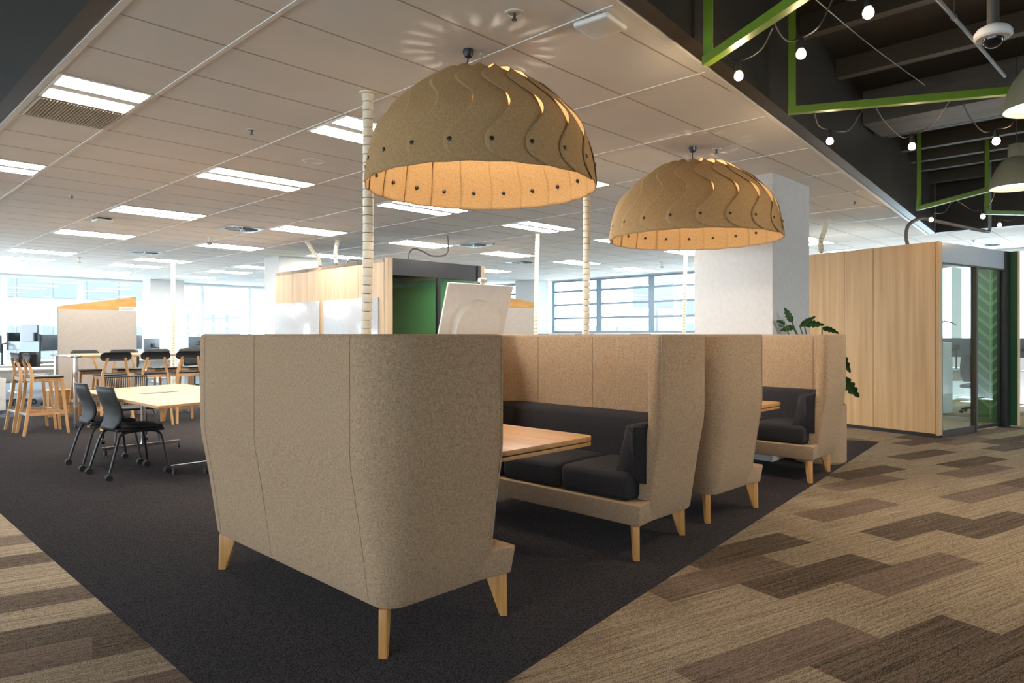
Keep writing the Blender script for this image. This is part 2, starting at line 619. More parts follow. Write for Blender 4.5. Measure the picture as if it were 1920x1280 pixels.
# columns
for (x0, x1, y0, y1, lb) in ((7.2, 8.2, 3.13, 4.05, 'wide white square column right behind the last booth'),
                             (7.3, 8.3, 14.14, 14.8, 'white square column beyond the left end of the timber meeting pod'),
                             (7.6, 8.6, 22.9, 23.6, 'white column standing between the two far left banks of windows'),
                             (16.15, 16.68, 14.55, 15.5, 'white column beside the barred windows of the far wall')):
    b = NB()
    box(b, x0, x1, y0, y1, 0, CEIL)
    o = obj('column', b, M['paint'], bevel=0.004)
    tag(o, lb, 'column')

# facades
b = NB()
box(b, -9, 17.2, 23.72, 24.0, -0.02, 0.30)
box(b, -9, 17.2, 23.72, 24.0, 3.02, 4.15)
box(b, 7.8, 8.75, 23.60, 24.0, 0.30, 3.02)
box(b, 16.75, 17.2, 23.72, 24.0, 0.30, 3.02)
struct('wall_far', b, M['paint'])
b = NB()
box(b, 16.78, 17.2, 5.25, 23.72, -0.02, 1.40)
box(b, 16.78, 17.2, -9, 5.25, -0.02, 1.15)
box(b, 16.78, 17.2, -9, 1.55, 1.15, 3.04)
box(b, 16.78, 17.2, -9, 23.72, 3.04, 4.15)
struct('wall_right', b, M['paint'])
b = NB()
box(b, 1.2, 16.7, 23.70, 23.72, 0, 0.1)
struct('baseboard_far', b, M['frame'])
wi = [0]
def window(axis, c, a0, a1, z0, z1, bars, fm, w=0.06):
    wi[0] += 1
    b = NB()
    def bx(u0, u1, zz0, zz1, d=0.08):
        if axis == 'x':
            box(b, u0, u1, c, c + d, zz0, zz1)
        else:
            box(b, c, c + d, u0, u1, zz0, zz1)
    bx(a0, a0 + w, z0, z1)
    bx(a1 - w, a1, z0, z1)
    bx(a0 + w, a1 - w, z1 - 0.05, z1)
    bx(a0 + w, a1 - w, z0, z0 + 0.05)
    for z in bars:
        bx(a0 + w, a1 - w, z - 0.03, z + 0.03)
    fr = struct('window_%d' % wi[0], b, fm)
    b = NB()
    if axis == 'x':
        box(b, a0 + w, a1 - w, c + 0.03, c + 0.036, z0 + 0.05, z1 - 0.05)
    else:
        box(b, c + 0.03, c + 0.036, a0 + w, a1 - w, z0 + 0.05, z1 - 0.05)
    g = obj('pane', b, M['glass'], fr)
    g['label'] = 'clear glass pane'
xs = [0.30, 2.17, 4.05, 5.93, 7.80]
for a, c in zip(xs[:-1], xs[1:]):
    window('x', 23.74, a, c, 0.30, 3.02, [], M['frame_w'], 0.07)
xs = [8.75, 9.52, 11.17, 12.82, 14.47, 16.12, 16.75]
for a, c in zip(xs[:-1], xs[1:]):
    window('x', 23.74, a, c, 0.30, 3.02, [1.47], M['frame_w'], 0.05)
ys = [1.55, 3.40, 5.25, 7.10, 8.95, 10.80, 12.65, 14.50]
for a, c in zip(ys[:-1], ys[1:]):
    if a >= 5.25:
        window('y', 16.80, a, c, 1.40, 3.04, [1.86, 2.28, 2.70], M['frame'], 0.09)
    else:
        window('y', 16.80, a, c, 1.15, 3.04, [], M['frame_w'], 0.09)
window('y', 16.80, 15.5, 17.3, 1.40, 3.04, [1.86, 2.28, 2.70], M['frame'], 0.09)
window('y', 16.80, 17.3, 19.2, 1.40, 3.04, [1.86, 2.28, 2.70], M['frame'], 0.09)

# buildings seen through the glass
def building(x0, x1, y0, y1, z1, bands, face, label):
    t = thing('office_building', label, 'building', ((x0 + x1) / 2, (y0 + y1) / 2, -12))
    hx, hy = (x1 - x0) / 2, (y1 - y0) / 2
    b = NB()
    box(b, -hx, hx, -hy, hy, 0, z1 + 12)
    obj('facade', b, M['bldg'], t)
    for (a, c) in bands:
        b = NB()
        if face == 'y':
            n = int((x1 - x0) / 1.5)
            for i in range(n):
                u = -hx + (i + 0.04) * 2 * hx / n
                box(b, u, u + 2 * hx / n * 0.92, -hy - 0.05, -hy, a + 12, c + 12)
        else:
            n = max(1, int((y1 - y0) / 1.5))
            for i in range(n):
                u = -hy + (i + 0.04) * 2 * hy / n
                box(b, -hx - 0.05, -hx, u, u + 2 * hy / n * 0.92, a + 12, c + 12)
        o = obj('window_band', b, M['bldg_g'], t)
        o['label'] = 'blue-grey glazing strip'
    return t
building(-14, 13.8, 42, 56, 9, [(-3.4, -1.4), (0.0, 1.75), (3.25, 5.2), (6.4, 8.4)], 'y', 'large pale building with window strips close outside the far left windows')
building(29.5, 36.5, 80, 92, 4.0, [(1.2, 2.2), (2.8, 3.6)], 'y', 'low distant building seen through the middle far windows')
building(60, 70, 31.0, 35.3, 5.8, [(1.0, 2.4), (3.2, 4.6)], 'x', 'grey block outside the barred windows next to the wide column')
building(62, 66, 39.6, 42.2, 7.5, [(4.0, 6.5)], 'x', 'slim pale tower outside the middle barred window')
building(58, 66, 44, 52, 2.2, [(0.9, 1.6)], 'x', 'low block outside the first two barred windows')

# ================================================================ CEILING FITTINGS
def troffer(x0, x1, y0, label, d=0.6):
    t = thing('ceiling_light', label, 'ceiling light', ((x0 + x1) / 2, y0 + d / 2, CEIL), 0, 'recessed troffers of the tile ceiling')
    hx, hy = (x1 - x0) / 2, d / 2
    b = NB()
    w = 0.02
    box(b, -hx, hx, -hy, -hy + w, -0.010, -0.001)
    box(b, -hx, hx, hy - w, hy, -0.010, -0.001)
    box(b, -hx, -hx + w, -hy + w, hy - w, -0.010, -0.001)
    box(b, hx - w, hx, -hy + w, hy - w, -0.010, -0.001)
    box(b, -hx + w, hx - w, -0.055, 0.055, -0.010, -0.001)
    obj('frame', b, M['white'], t)
    for s in (-1, 1):
        b = NB()
        box(b, -hx + w + 0.005, hx - w - 0.005, min(s * 0.06, s * (hy - w - 0.003)), max(s * 0.06, s * (hy - w - 0.003)), -0.012, -0.002)
        obj('diffuser', b, M['panel_e'], t)
    return t
cols_x = [2.975, 5.325, 7.675, 10.025, 12.375, 14.725]
rows = {0: [4.7, 7.1, 10.1, 13.1, 16.7, 18.5, 20.9], 1: [4.7, 7.1, 10.1, 13.1, 16.7, 18.5, 20.9],
        2: [7.1, 10.1, 13.1, 16.7, 18.5, 20.9], 3: [7.1, 10.1, 13.1, 16.7], 4: [4.7, 7.1, 10.1, 13.1], 5: [4.7, 10.1]}
ordr = ['first', 'second', 'third', 'fourth', 'fifth', 'sixth', 'seventh']
for i, ys in rows.items():
    for j, y in enumerate(ys):
        troffer(cols_x[i] + 0.015, cols_x[i] + 1.16, y, 'twin-strip ceiling light, %s from the front in the %s row from the left bulkhead' % (ordr[j], ordr[i + 1]))
for j, y in enumerate((5.3, 8.3, 11.3)):
    troffer(1.205, 1.785, y, 'short twin-strip ceiling light against the left bulkhead, %s from the front' % ordr[j])

b = NB()
box(b, 1.21, 1.785, 5.92, 6.48, CEIL - 0.008, CEIL - 0.001)
for i in range(26):
    x = 1.22 + i * 0.0215
    box(b, x, x + 0.009, 5.93, 6.47, CEIL - 0.016, CEIL - 0.008)
tag(obj('air_grille', b, M['grille']), 'finely slatted beige air grille beside the nearest left ceiling light', 'grille')

def sprinkler(x, y, lb, g=None, big=1.0):
    t = thing('sprinkler', lb, 'sprinkler', (x, y, CEIL), 0, g)
    b = NB()
    lathe(b, [(0.0, -0.003), (0.045 * big, -0.003), (0.045 * big, -0.008), (0.030 * big, -0.010), (0.028 * big, -0.005), (0, -0.005)], 20)
    obj('cover_plate', b, M['white'], t)
    b = NB()
    lathe(b, [(0.0, -0.005), (0.010, -0.006), (0.008, -0.028), (0.004, -0.030), (0.004, -0.036), (0.016, -0.037), (0.016, -0.040), (0, -0.040)], 12)
    obj('head', b, M['dk_metal'], t)
sprinkler(2.67, 2.57, 'small round sprinkler head above the nearest dome lamp by the top edge', big=1.2)
sprinkler(2.66, 5.62, 'small sprinkler head in the tiles left of the nearest dome lamp')
sprinkler(5.93, 3.11, 'small sprinkler head beside the cord of the farther dome lamp')
sprinkler(2.37, 9.87, 'small sprinkler head in the left ceiling near the meeting table')
sprinkler(9.5, 3.05, 'small sprinkler head between the wide column and the black bulkhead')
sprinkler(14.9, 2.75, 'small sprinkler head beyond the far edge of the black ceiling')
sprinkler(9.1, 9.3, 'small sprinkler head above the right end of the timber meeting pod')

t = thing('wireless_access_point', 'flat white rounded access point on the ceiling tiles by the right bulkhead', 'access point', (3.07, 2.30, CEIL), 0.1)
b = NB()
rbox(b, -0.11, 0.11, -0.11, 0.11, -0.045, -0.012, 0.015, 3)
bmesh.ops.bevel(b, geom=[e for e in b.edges if abs((e.verts[0].co - e.verts[1].co).z) > 0.01 and e.calc_length() > 0.002], offset=0.01, segments=1)
obj('housing', b, M['white'], t)
b = NB()
box(b, -0.08, 0.08, -0.08, 0.08, -0.012, -0.001)
obj('mounting_plate', b, M['black'], t)
t = thing('wireless_access_point', 'small access point with dark base on the far left ceiling', 'access point', (3.15, 11.5, CEIL), 0.1)
b = NB()
rbox(b, -0.11, 0.11, -0.11, 0.11, -0.055, -0.02, 0.014, 3)
obj('housing', b, M['white'], t)
b = NB()
box(b, -0.09, 0.09, -0.09, 0.09, -0.02, -0.001)
obj('mounting_plate', b, M['black'], t)

b = NB()
lathe(b, [(0.0, -0.001), (0.105, -0.001), (0.105, -0.006), (0.082, -0.011), (0.075, -0.006), (0.03, -0.004), (0, -0.004)], 32, (3.57, 6.2, CEIL))
tag(obj('ceiling_speaker', b, M['white']), 'flush round white ceiling speaker left of the nearest dome lamp', 'speaker')

def detector(x, y, lb, h=0.10):
    t = thing('smoke_detector', lb, 'detector', (x, y, CEIL))
    b = NB()
    lathe(b, [(0.0, -0.001), (0.055, -0.001), (0.055, -0.02), (0.02, -0.025), (0.02, -h), (0.045, -h - 0.01), (0.045, -h - 0.035), (0.03, -h - 0.045), (0, -h - 0.045)], 20)
    obj('housing', b, M['white'], t)
    b = NB()
    lathe(b, [(0.0465, -h - 0.012), (0.0465, -h - 0.026)], 20)
    obj('vent_ring', b, M['dk_metal'], t)
detector(5.05, 12.3, 'dropped smoke detector left of the third far ceiling light')
detector(14.3, 8.9, 'dropped smoke detector above the barred windows')
detector(4.35, 17.6, 'dropped smoke detector near the far left windows')

def diffuser(x, y, lb, s=0.30):
    t = thing('swirl_air_diffuser', lb, 'air diffuser', (x, y, CEIL))
    b = NB()
    o8 = [(s, -s), (s, s), (-s, s), (-s, -s)]
    ring = []
    n = 32
    for k in range(n):
        a = 2 * math.pi * k / n
        c, q = math.cos(a), math.sin(a)
        mx = max(abs(c), abs(q))
        ring.append(((c / mx * s, q / mx * s, -0.008), (c * s * 0.86, q * s * 0.86, -0.012)))
    vo = [b.verts.new(p[0]) for p in ring]
    vi = [b.verts.new(p[1]) for p in ring]
    for k in range(n):
        b.faces.new((vo[k], vo[(k + 1) % n], vi[(k + 1) % n], vi[k]))
    obj('face_plate', b, M['alu'], t)
    b = NB()
    lathe(b, [(0, -0.004), (s * 0.86, -0.004)], 32)
    obj('plenum', b, M['dk_metal'], t)
    b = NB()
    for k in range(16):
        a = 2 * math.pi * k / 16
        mm = Matrix.Rotation(a, 4, 'Z') @ Matrix.Rotation(R(25), 4, 'X')
        box(b, 0.03, s * 0.82, -0.008, 0.008, -0.016, -0.014, mm)
    lathe(b, [(0, -0.018), (0.035, -0.018), (0.035, -0.006)], 16)
    obj('swirl_vanes', b, M['alu'], t)
diffuser(5.03, 11.0, 'square swirl air diffuser between far ceiling lights above the bar stools')
diffuser(5.07, 15.6, 'square swirl air diffuser high over the cream pin board')
diffuser(15.9, 2.75, 'square swirl air diffuser over the right end of the far pod')
diffuser(9.0, 9.75, 'square swirl air diffuser above the dark glass front of the timber pod')
diffuser(12.0, 11.3, 'square swirl air diffuser by the hanging cable spine beyond the display')

# ================================================================ BOOTH SOFAS
HW, RR, WL, TOP = 0.955, 0.20, 0.67, 1.352
def upath(inset=0.0, x_end=WL, hw=HW, rr=RR, na=10, ns=6):
    """points (p, inward normal) round the U of a booth, open to +x"""
    out = []
    hw2 = hw
    for i in range(ns):
        t = i / ns
        out.append((Vector((x_end + (rr - x_end) * t, -hw2)), Vector((0, 1))))
    for i in range(na):
        a = math.pi / 2 * i / na
        n = Vector((math.sin(a), math.cos(a)))
        out.append((Vector((rr, -hw2 + rr)) - n * rr, n))
    for i in range(ns * 2):
        t = i / (ns * 2)
        out.append((Vector((0, -hw2 + rr + (2 * hw2 - 2 * rr) * t)), Vector((1, 0))))
    for i in range(na):
        a = math.pi / 2 * i / na
        n = Vector((math.cos(a), -math.sin(a)))
        out.append((Vector((rr, hw2 - rr)) - n * rr, n))
    for i in range(ns + 1):
        t = i / ns
        out.append((Vector((rr + (x_end - rr) * t, hw2)), Vector((0, -1))))
    return out

def sweep_u(sec, path, end_r=0.012, z_in=None):
    """sec: list of (inset, z) closed; ends rounded off a little"""
    b = NB()
    cd = sum(s[0] for s in sec) / len(sec)
    zs = [s[1] for s in sec]
    zmid = (max(zs) + min(zs)) / 2
    def mid(z, d):
        same = [s[0] for s in sec if abs(s[1] - z) < 0.04]
        return (min(same) + max(same)) / 2 if same else cd
    def ring(p, n, k=0.0, fwd=Vector((0, 0))):
        vs = []
        for d, z in sec:
            m = mid(z, d)
            dd = d + (k if d < m else -k if d > m else 0)
            zz = z - k if z > zmid + (max(zs) - min(zs)) * 0.45 else z + k if z < zmid - (max(zs) - min(zs)) * 0.45 else z
            q = p + n * dd + fwd
            vs.append(b.verts.new((q.x, q.y, zz)))
        return vs
    rings = []
    fx = Vector((1, 0))
    p0, n0 = path[0]
    for k, f in ((end_r, 0.0), (end_r * 0.3, -end_r * 0.7), (0.0, -end_r)):
        rings.append(ring(p0, n0, k, fx * f))
    for p, n in path[1:-1]:
        rings.append(ring(p, n))
    p1, n1 = path[-1]
    for k, f in ((0.0, -end_r), (end_r * 0.3, -end_r * 0.7), (end_r, 0.0)):
        rings.append(ring(p1, n1, k, fx * f))
    m = len(sec)
    for i in range(len(rings) - 1):
        for k in range(m):
            b.faces.new((rings[i][k], rings[i][(k + 1) % m], rings[i + 1][(k + 1) % m], rings[i + 1][k]))
    b.faces.new(rings[0])
    b.faces.new(rings[-1][::-1])
    return b

OUT = [(0.104, 0.205), (0.092, 0.225), (0.068, 0.40), (0.043, 0.57), (0.021, 0.70), (0.006, 0.78), (0.0, 0.86), (0.0, TOP - 0.022), (0.006, TOP - 0.007), (0.020, TOP)]
INN = [(0.078, TOP), (0.092, TOP - 0.007), (0.098, TOP - 0.022), (0.098, 0.80), (0.122, 0.70), (0.160, 0.45), (0.182, 0.205)]
def make_booth():
    t = thing('booth_sofa', 'x', 'booth sofa')
    obj('high_back', sweep_u(OUT + INN, upath()), M['beige'], t, thr=50)
    # piping and panel seams
    def seam(y=None, side=0):
        b = NB()
        pts = []
        for d, z in OUT[1:-1]:
            pts.append((d - 0.0005, y, z) if side == 0 else None)
        tube(b, pts, 0.0014, 6)
        return b
    for y in (-0.73, 0.13, 0.73):
        o = obj('seam', seam(y), M['seam'], t)
        o['label'] = 'thin stitched seam'
    for y in (-0.55, 0.0, 0.62):
        b = NB()
        tube(b, [(d + 0.0005, y, z) for d, z in INN[2:5]], 0.002, 6)
        o = obj('seam', b, M['seam'], t)
        o['label'] = 'thin stitched seam'
    for s in (-1, 1):      # piping round the wing edge
        b = NB()
        pts = [(WL - 0.004, s * (HW - d + 0.0), z) for d, z in OUT[:-1]]
        tube(b, pts, 0.0045, 6)
        obj('piping', b, M['beige'], t)
    # plinth the cushions sit on
    b = NB()
    pts = [(0.10, -0.80), (0.80, -0.872), (0.80, 0.872), (0.10, 0.80)]
    lo = [(0.12, -0.80, 0.207), (0.800, -0.885, 0.207), (0.800, 0.885, 0.207), (0.12, 0.80, 0.207)]
    hi = [(0.12, -0.80, 0.340), (0.820, -0.900, 0.340), (0.820, 0.900, 0.340), (0.12, 0.80, 0.340)]
    lv = [b.verts.new(p) for p in lo]
    hv = [b.verts.new(p) for p in hi]
    b.faces.new(lv[::-1]); b.faces.new(hv)
    for i in range(4):
        b.faces.new((lv[i], lv[(i + 1) % 4], hv[(i + 1) % 4], hv[i]))
    bmesh.ops.bevel(b, geom=b.edges[:], offset=0.010, segments=3, profile=0.5, affect='EDGES')
    obj('plinth', b, M['beige'], t)
    # three seat cushions
    for y0, y1 in ((-0.80, -0.268), (-0.264, 0.264), (0.268, 0.80)):
        b = NB()
        n, k = 10, 14
        rbox(b, 0.20, 0.80, y0, y1, 0.342, 0.505, 0.040, 4)
        bmesh.ops.subdivide_edges(b, edges=[e for e in b.edges if e.calc_length() > 0.2], cuts=4, use_grid_fill=True)
        yc = (y0 + y1) / 2
        for v in b.verts:
            if v.co.z > 0.48:
                u = (v.co.x - 0.5) / 0.3
                w = (v.co.y - yc) / (y1 - y0) * 2
                v.co.z += 0.014 * max(0, 1 - u * u) * max(0, 1 - w ** 4)
        obj('seat_cushion', b, M['charcoal'], t)
    # wrap-round back cushion
    sec = [(0.104, 0.44), (0.104, 0.785), (0.112, 0.800), (0.128, 0.806), (0.215, 0.795), (0.240, 0.780), (0.250, 0.755), (0.285, 0.50), (0.28, 0.44)]
    b = sweep_u(sec, upath(x_end=0.735, rr=0.30), end_r=0.05)
    obj('back_cushion', b, M['charcoal'], t, thr=60)
    # splayed blade legs, set on the diagonals
    for (x, y) in ((0.13, -0.79), (0.13, 0.76), (0.77, -0.84), (0.77, 0.84)):
        dx, dy = (0.4 - x), -y
        a = math.atan2(1 if y < 0 else -1, 1 if x < 0.4 else -1)
        b = NB()
        prof = [(-0.030, 0.205), (0.075, 0.205), (0.002, 0.0), (-0.034, 0.0)]
        v1 = [b.verts.new((u, -0.019, z)) for u, z in prof]
        v2 = [b.verts.new((u, 0.019, z)) for u, z in prof]
        b.faces.new(v1); b.faces.new(v2[::-1])
        for i in range(4):
            b.faces.new((v1[i], v2[i], v2[(i + 1) % 4], v1[(i + 1) % 4]))
        bmesh.ops.bevel(b, geom=b.edges[:], offset=0.004, segments=2, profile=0.5, affect='EDGES')
        b.transform(Matrix.Rotation(a, 4, 'Z'))
        obj('leg', b, M['oak_leg'], t, loc=(x, y, 0.001))
    return t
booth = make_booth()
booth.location = (1.59, 3.205, 0)
G_B = 'high-backed booth sofas in the row'
tag(booth, 'nearest high-backed beige booth sofa, its plain back turned to the viewer', group=G_B)
dup(booth, (4.27, 3.20, 0), math.pi, 'high-backed beige booth sofa with dark cushions, second from the viewer, open beside the big table', G_B)
dup(booth, (4.42, 3.25, 0), 0.0, 'high-backed beige booth sofa seen from behind, third from the viewer', G_B)
dup(booth, (7.19, 3.29, 0), math.pi, 'farthest high-backed beige booth sofa with dark cushions, in front of the wide column', G_B)

def booth_table(x, y, lb):
    t = thing('booth_table', lb, 'table', (x, y, 0), 0, 'oak tables between the booths')
    def plate(x0, x1, y0, y1, z0, z1, r, corners):
        b = NB()
        pts = []
        for (cx, cy, a0, rd) in ((x1, y0, -90, 'ne'), (x1, y1, 0, 'xx'), (x0, y1, 90, 'yy'), (x0, y0, 180, 'zz')):
            sx = -1 if cx == x1 else 1
            sy = 1 if cy == y0 else -1
            for k in range(7):
                a = R(a0 + 15 * k)
                pts.append((cx + sx * r + r * math.cos(a), cy + sy * r + r * math.sin(a)))
        prism(b, pts, z0, z1)
        bmesh.ops.bevel(b, geom=[e for e in b.edges if abs(e.verts[0].co.z - e.verts[1].co.z) < 1e-5], offset=0.003, segments=2, profile=0.5, affect='EDGES')
        return b
    o = obj('table_top', plate(-0.41, 0.41, -0.62, 0.75, 0.716, 0.742, 0.06, 0), M['oak_top'], t)
    o = obj('lower_leaf', plate(-0.405, 0.415, -0.61, 0.75, 0.686, 0.706, 0.05, 0), M['oak_top'], t)
    b = NB()
    box(b, -0.36, 0.36, -0.56, 0.70, 0.706, 0.716)
    obj('spacer', b, M['black'], t)
    b = NB()
    box(b, -0.0015, 0.0015, -0.618, 0.748, 0.7415, 0.7430)
    box(b, -0.40, 0.0, -0.2515, -0.2485, 0.7415, 0.7430)
    obj('leaf_joint', b, M['cream'], t)
    for yy in (0.22, 0.58):
        b = NB()
        tube(b, [(0, yy, 0.03), (0, yy, 0.69)], 0.03, 14)
        box(b, -0.30, 0.30, yy - 0.03, yy + 0.03, 0.004, 0.03)
        box(b, -0.28, 0.28, yy - 0.025, yy + 0.025, 0.665, 0.686)
        tube(b, [(-0.26, yy, 0.67), (0, yy, 0.50)], 0.008, 8)
        obj('pedestal', b, M['blackpaint'], t)
    return t
booth_table(2.93, 3.16, 'oak table with rounded corners between the first two booth sofas')
booth_table(5.78, 3.22, 'oak table mostly hidden between the two farther booth sofas')

# ================================================================ FELT DOME LAMPS
def make_dome(rad, hgt):
    t = thing('dome_pendant_lamp', 'x', 'pendant lamp')
    N = 20
    D = 2 * math.pi / N
    def surf(az, s, off):
        # s: 0 at the rim .. 1 near the crown
        th = math.pi / 2 * (1 - s)
        r = rad * math.sin(th) ** 0.93
        z = hgt * math.cos(th)
        nx, nz = math.sin(th) / rad, math.cos(th) / hgt
        l = math.hypot(nx, nz)
        return Vector(((r + off * nx / l) * math.cos(az), (r + off * nx / l) * math.sin(az), z + off * nz / l))
    nu, ns = 12, 56
    def wave(s):
        return -(0.32 + 0.15 * s) * D * math.sin(2 * math.pi * (s * 2.2 + 0.03))
    b = NB()
    g = []
    for i in range(nu + 1):
        u = i / nu
        row = []
        s_min = 0.040 * max(0.0, 1 - u / 0.20) ** 2 + 0.012 * abs(u - 0.55)
        for j in range(ns + 1):
            s = s_min + (0.93 - s_min) * j / ns
            aL = wave(s) + (0.10 * D * max(0, 1 - s / 0.06))
            aR = D * 1.30 + wave(s) * 0.12
            az = aL + (aR - aL) * u
            pk = math.sin(2 * math.pi * (s * 2.2 + 0.03))
            lift = 0.006 + 0.016 * max(0, -pk) * (0.35 + s) * (1 if s > 0.12 else s / 0.12)
            off = lift * (1 - u) ** 1.5 - 0.006 * u
            row.append(b.verts.new(surf(az, s, off * rad / 0.69)))
        g.append(row)
    for i in range(nu):
        for j in range(ns):
            b.faces.new((g[i][j], g[i + 1][j], g[i + 1][j + 1], g[i][j + 1]))
    rb = NB()
    p = surf(wave(0.11) + 0.17 * D, 0.11, 0.010)
    q = surf(wave(0.11) + 0.17 * D, 0.11, -0.016)
    d = (p - q).normalized()
    tube(rb, [q - d * 0.002, q, p, p + d * 0.002], 0.012, 12, rs=[0.009, 0.012, 0.012, 0.009])
    first = None
    for k in range(N):
        if first is None:
            o = obj('felt_panel', b, M['felt'], t, thr=60, solid=0.0035)
            rv = obj('rivet', rb, M['dot'], o)
            rv['label'] = 'black round rivet'
            first = (o, rv)
        else:
            o = first[0].copy(); col.objects.link(o); o.parent = t; o.rotation_euler.z = k * D
            rv = first[1].copy(); col.objects.link(rv); rv.parent = o
    b = NB()
    lathe(b, [(0.0, hgt * 1.0 + 0.006), (0.10 * rad / 0.69, hgt * 0.996 + 0.006), (0.155 * rad / 0.69, hgt * 0.975), (0.155 * rad / 0.69, hgt * 0.97), (0.0, hgt * 0.985)], 28)
    obj('crown_cap', b, M['felt'], t)
    dz = CEIL - 2.23
    b = NB()
    lathe(b, [(0.0, hgt - 0.04), (0.022, hgt - 0.04), (0.028, hgt - 0.10), (0.0, hgt - 0.10)], 16)
    obj('bulb_holder', b, M['black'], t)
    b = NB()
    lathe(b, [(0.0, hgt - 0.10), (0.025, hgt - 0.105), (0.055, hgt - 0.16), (0.06, hgt - 0.19), (0.045, hgt - 0.235), (0.0, hgt - 0.25)], 20)
    obj('bulb', b, M['bulb_e'], t)
    return t
def dome(loc, rad, hgt, label, cx, cy):
    t = make_dome(rad, hgt)
    t.location = loc
    tag(t, label, group='felt dome lamps over the booths')
    dz = CEIL - loc[2]
    b = NB()
    lathe(b, [(0.0, dz - 0.001), (0.032, dz - 0.001), (0.034, dz - 0.02), (0.022, dz - 0.045), (0.0, dz - 0.05)], 20, (cx, cy, 0))
    obj('ceiling_rose', b, M['black'], t)
    b = NB()
    tube(b, smoothpath([(cx, cy, dz - 0.045), (cx - 0.006, cy, dz - 0.10), (cx * 0.5, cy * 0.5, hgt + (dz - hgt) * 0.35), (0.004, 0, hgt + 0.02), (0, 0, hgt - 0.03)]), 0.004, 8)
    obj('cord', b, M['black'], t)
    b = NB()
    tube(b, [(0, 0, hgt - 0.02), (0, 0, dz - 0.002)], 0.0012, 6)
    lathe(b, [(0.0, dz - 0.001), (0.007, dz - 0.001), (0.007, dz - 0.028), (0.003, dz - 0.035), (0, dz - 0.035)], 10)
    obj('suspension_wire', b, M['steel'], t)
    l = bpy.data.lights.new('dome_bulb_light', 'POINT')
    l.energy = L_DOME
    l.color = (1.0, 0.88, 0.72)
    l.shadow_soft_size = 0.06
    lo = bpy.data.objects.new('dome_bulb_light', l)
    col.objects.link(lo)
    lo.parent = t
    lo.location = (0, 0, hgt - 0.34)
    return t
dome((2.88, 3.05, 2.225), 0.69, 0.685, 'nearest large felt dome lamp over the first booth table', -0.055, 0.055)
dome((5.70, 3.21, 2.205), 0.765, 0.70, 'farther large felt dome lamp over the second booth table, beside the column', 0.03, 0.03)

# ================================================================ CABLE SPINES
def spine(pts, label, r=0.037, step=0.062, flange=True, group='white cable spines dropping from the ceiling'):
    """stack of white vertebrae following pts (top first)"""
    t = thing('cable_spine', label, 'cable spine', tuple(pts[0]), 0, group)
    o0 = Vector(pts[0])
    P = [Vector(p) - o0 for p in (smoothpath(pts, 12) if len(pts) > 2 else pts)]
    L = [0]
    for a, c in zip(P, P[1:]):
        L.append(L[-1] + (c - a).length)
    def at_len(s):
        for i in range(len(L) - 1):
            if s <= L[i + 1] or i == len(L) - 2:
                f = (s - L[i]) / (L[i + 1] - L[i])
                return P[i].lerp(P[i + 1], f), (P[i + 1] - P[i]).normalized()
    b = NB()
    s = step * 0.6
    while s < L[-1] - step * 0.4:
        p, d = at_len(s)
        q = d.to_track_quat('Z', 'Y').to_matrix().to_4x4()
        m = Matrix.Translation(p) @ q
        h = step * 0.455
        lathe(b, [(r * 0.55, -h), (r * 0.97, -h), (r, -h * 0.85), (r, h * 0.85), (r * 0.97, h), (r * 0.55, h)], 14, m=m)
        s += step
    obj('vertebrae', b, M['cream'], t)
    b = NB()
    tube(b, P, r * 0.58, 8)
    obj('cable_core', b, M['hose'], t)
    if flange:
        b = NB()
        lathe(b, [(0, -0.001), (0.062, -0.001), (0.062, -0.010), (0.042, -0.014), (r * 1.05, -0.045), (0, -0.045)], 24)
        obj('ceiling_flange', b, M['cream'], t)
    return t
spine([(2.83, 4.17, CEIL), (2.83, 4.17, 1.9), (2.81, 4.18, 1.0), (2.81, 4.18, 0.01)], 'nearest white cable spine behind the first dome lamp')
spine([(5.52, 4.30, CEIL), (5.51, 4.30, 1.9), (5.50, 4.31, 0.9), (5.50, 4.31, 0.01)], 'white cable spine between the two dome lamps')
spine([(8.75, 7.88, CEIL), (8.73, 7.90, 1.6), (8.73, 7.90, 0.01)], 'white cable spine right of the tilted display')
spine([(12.85, 7.43, CEIL), (12.84, 7.46, 1.5), (12.84, 7.46, 0.01)], 'white cable spine below the farther dome lamp, before the barred windows')
spine([(6.26, 17.34, CEIL), (6.26, 17.34, 1.5), (6.26, 17.34, 0.01)], 'white cable spine standing left before the far left column', r=0.05)
spine([(6.55, 11.6, CEIL), (6.62, 11.55, 2.9), (6.72, 11.5, 2.75), (6.75, 11.5, 2.60)], 'short bent white cable spine, left of the two over the timber pod', step=0.05)
spine([(6.82, 11.0, CEIL), (6.78, 11.0, 2.9), (6.74, 10.95, 2.75), (6.76, 10.95, 2.60)], 'short white cable spine, right of the two over the timber pod', step=0.05)
spine([(10.75, 3.85, CEIL), (10.72, 3.87, 2.9), (10.66, 3.9, 2.74), (10.74, 3.92, 2.585)], 'short white cable spine bending onto the right timber pod beside the column', step=0.05)

def conduit(name, pts, r, m, label, cat, n=8):
    b = NB()
    tube(b, smoothpath(pts, n), r, 10)
    return tag(obj(name, b, m), label, cat)
conduit('flexible_conduit', [(7.15, 9.35, 2.58), (7.17, 9.35, 2.72), (7.26, 9.33, 2.80), (7.42, 9.30, 2.76), (7.60, 9.27, 2.70), (7.83, 9.2, 2.73), (7.90, 9.2, 2.86), (7.88, 9.2, CEIL)], 0.013, M['hose'], 'thin looped conduit over the dark glass front of the timber pod', 'conduit')
conduit('flexible_conduit', [(6.58, 10.35, 2.57), (6.62, 10.30, 2.64), (6.78, 10.2, 2.63), (6.86, 10.1, 2.72), (6.9, 10.1, 2.84)], 0.012, M['steel'], 'short hooked conduit on top of the timber pod by the hanging spine', 'conduit')

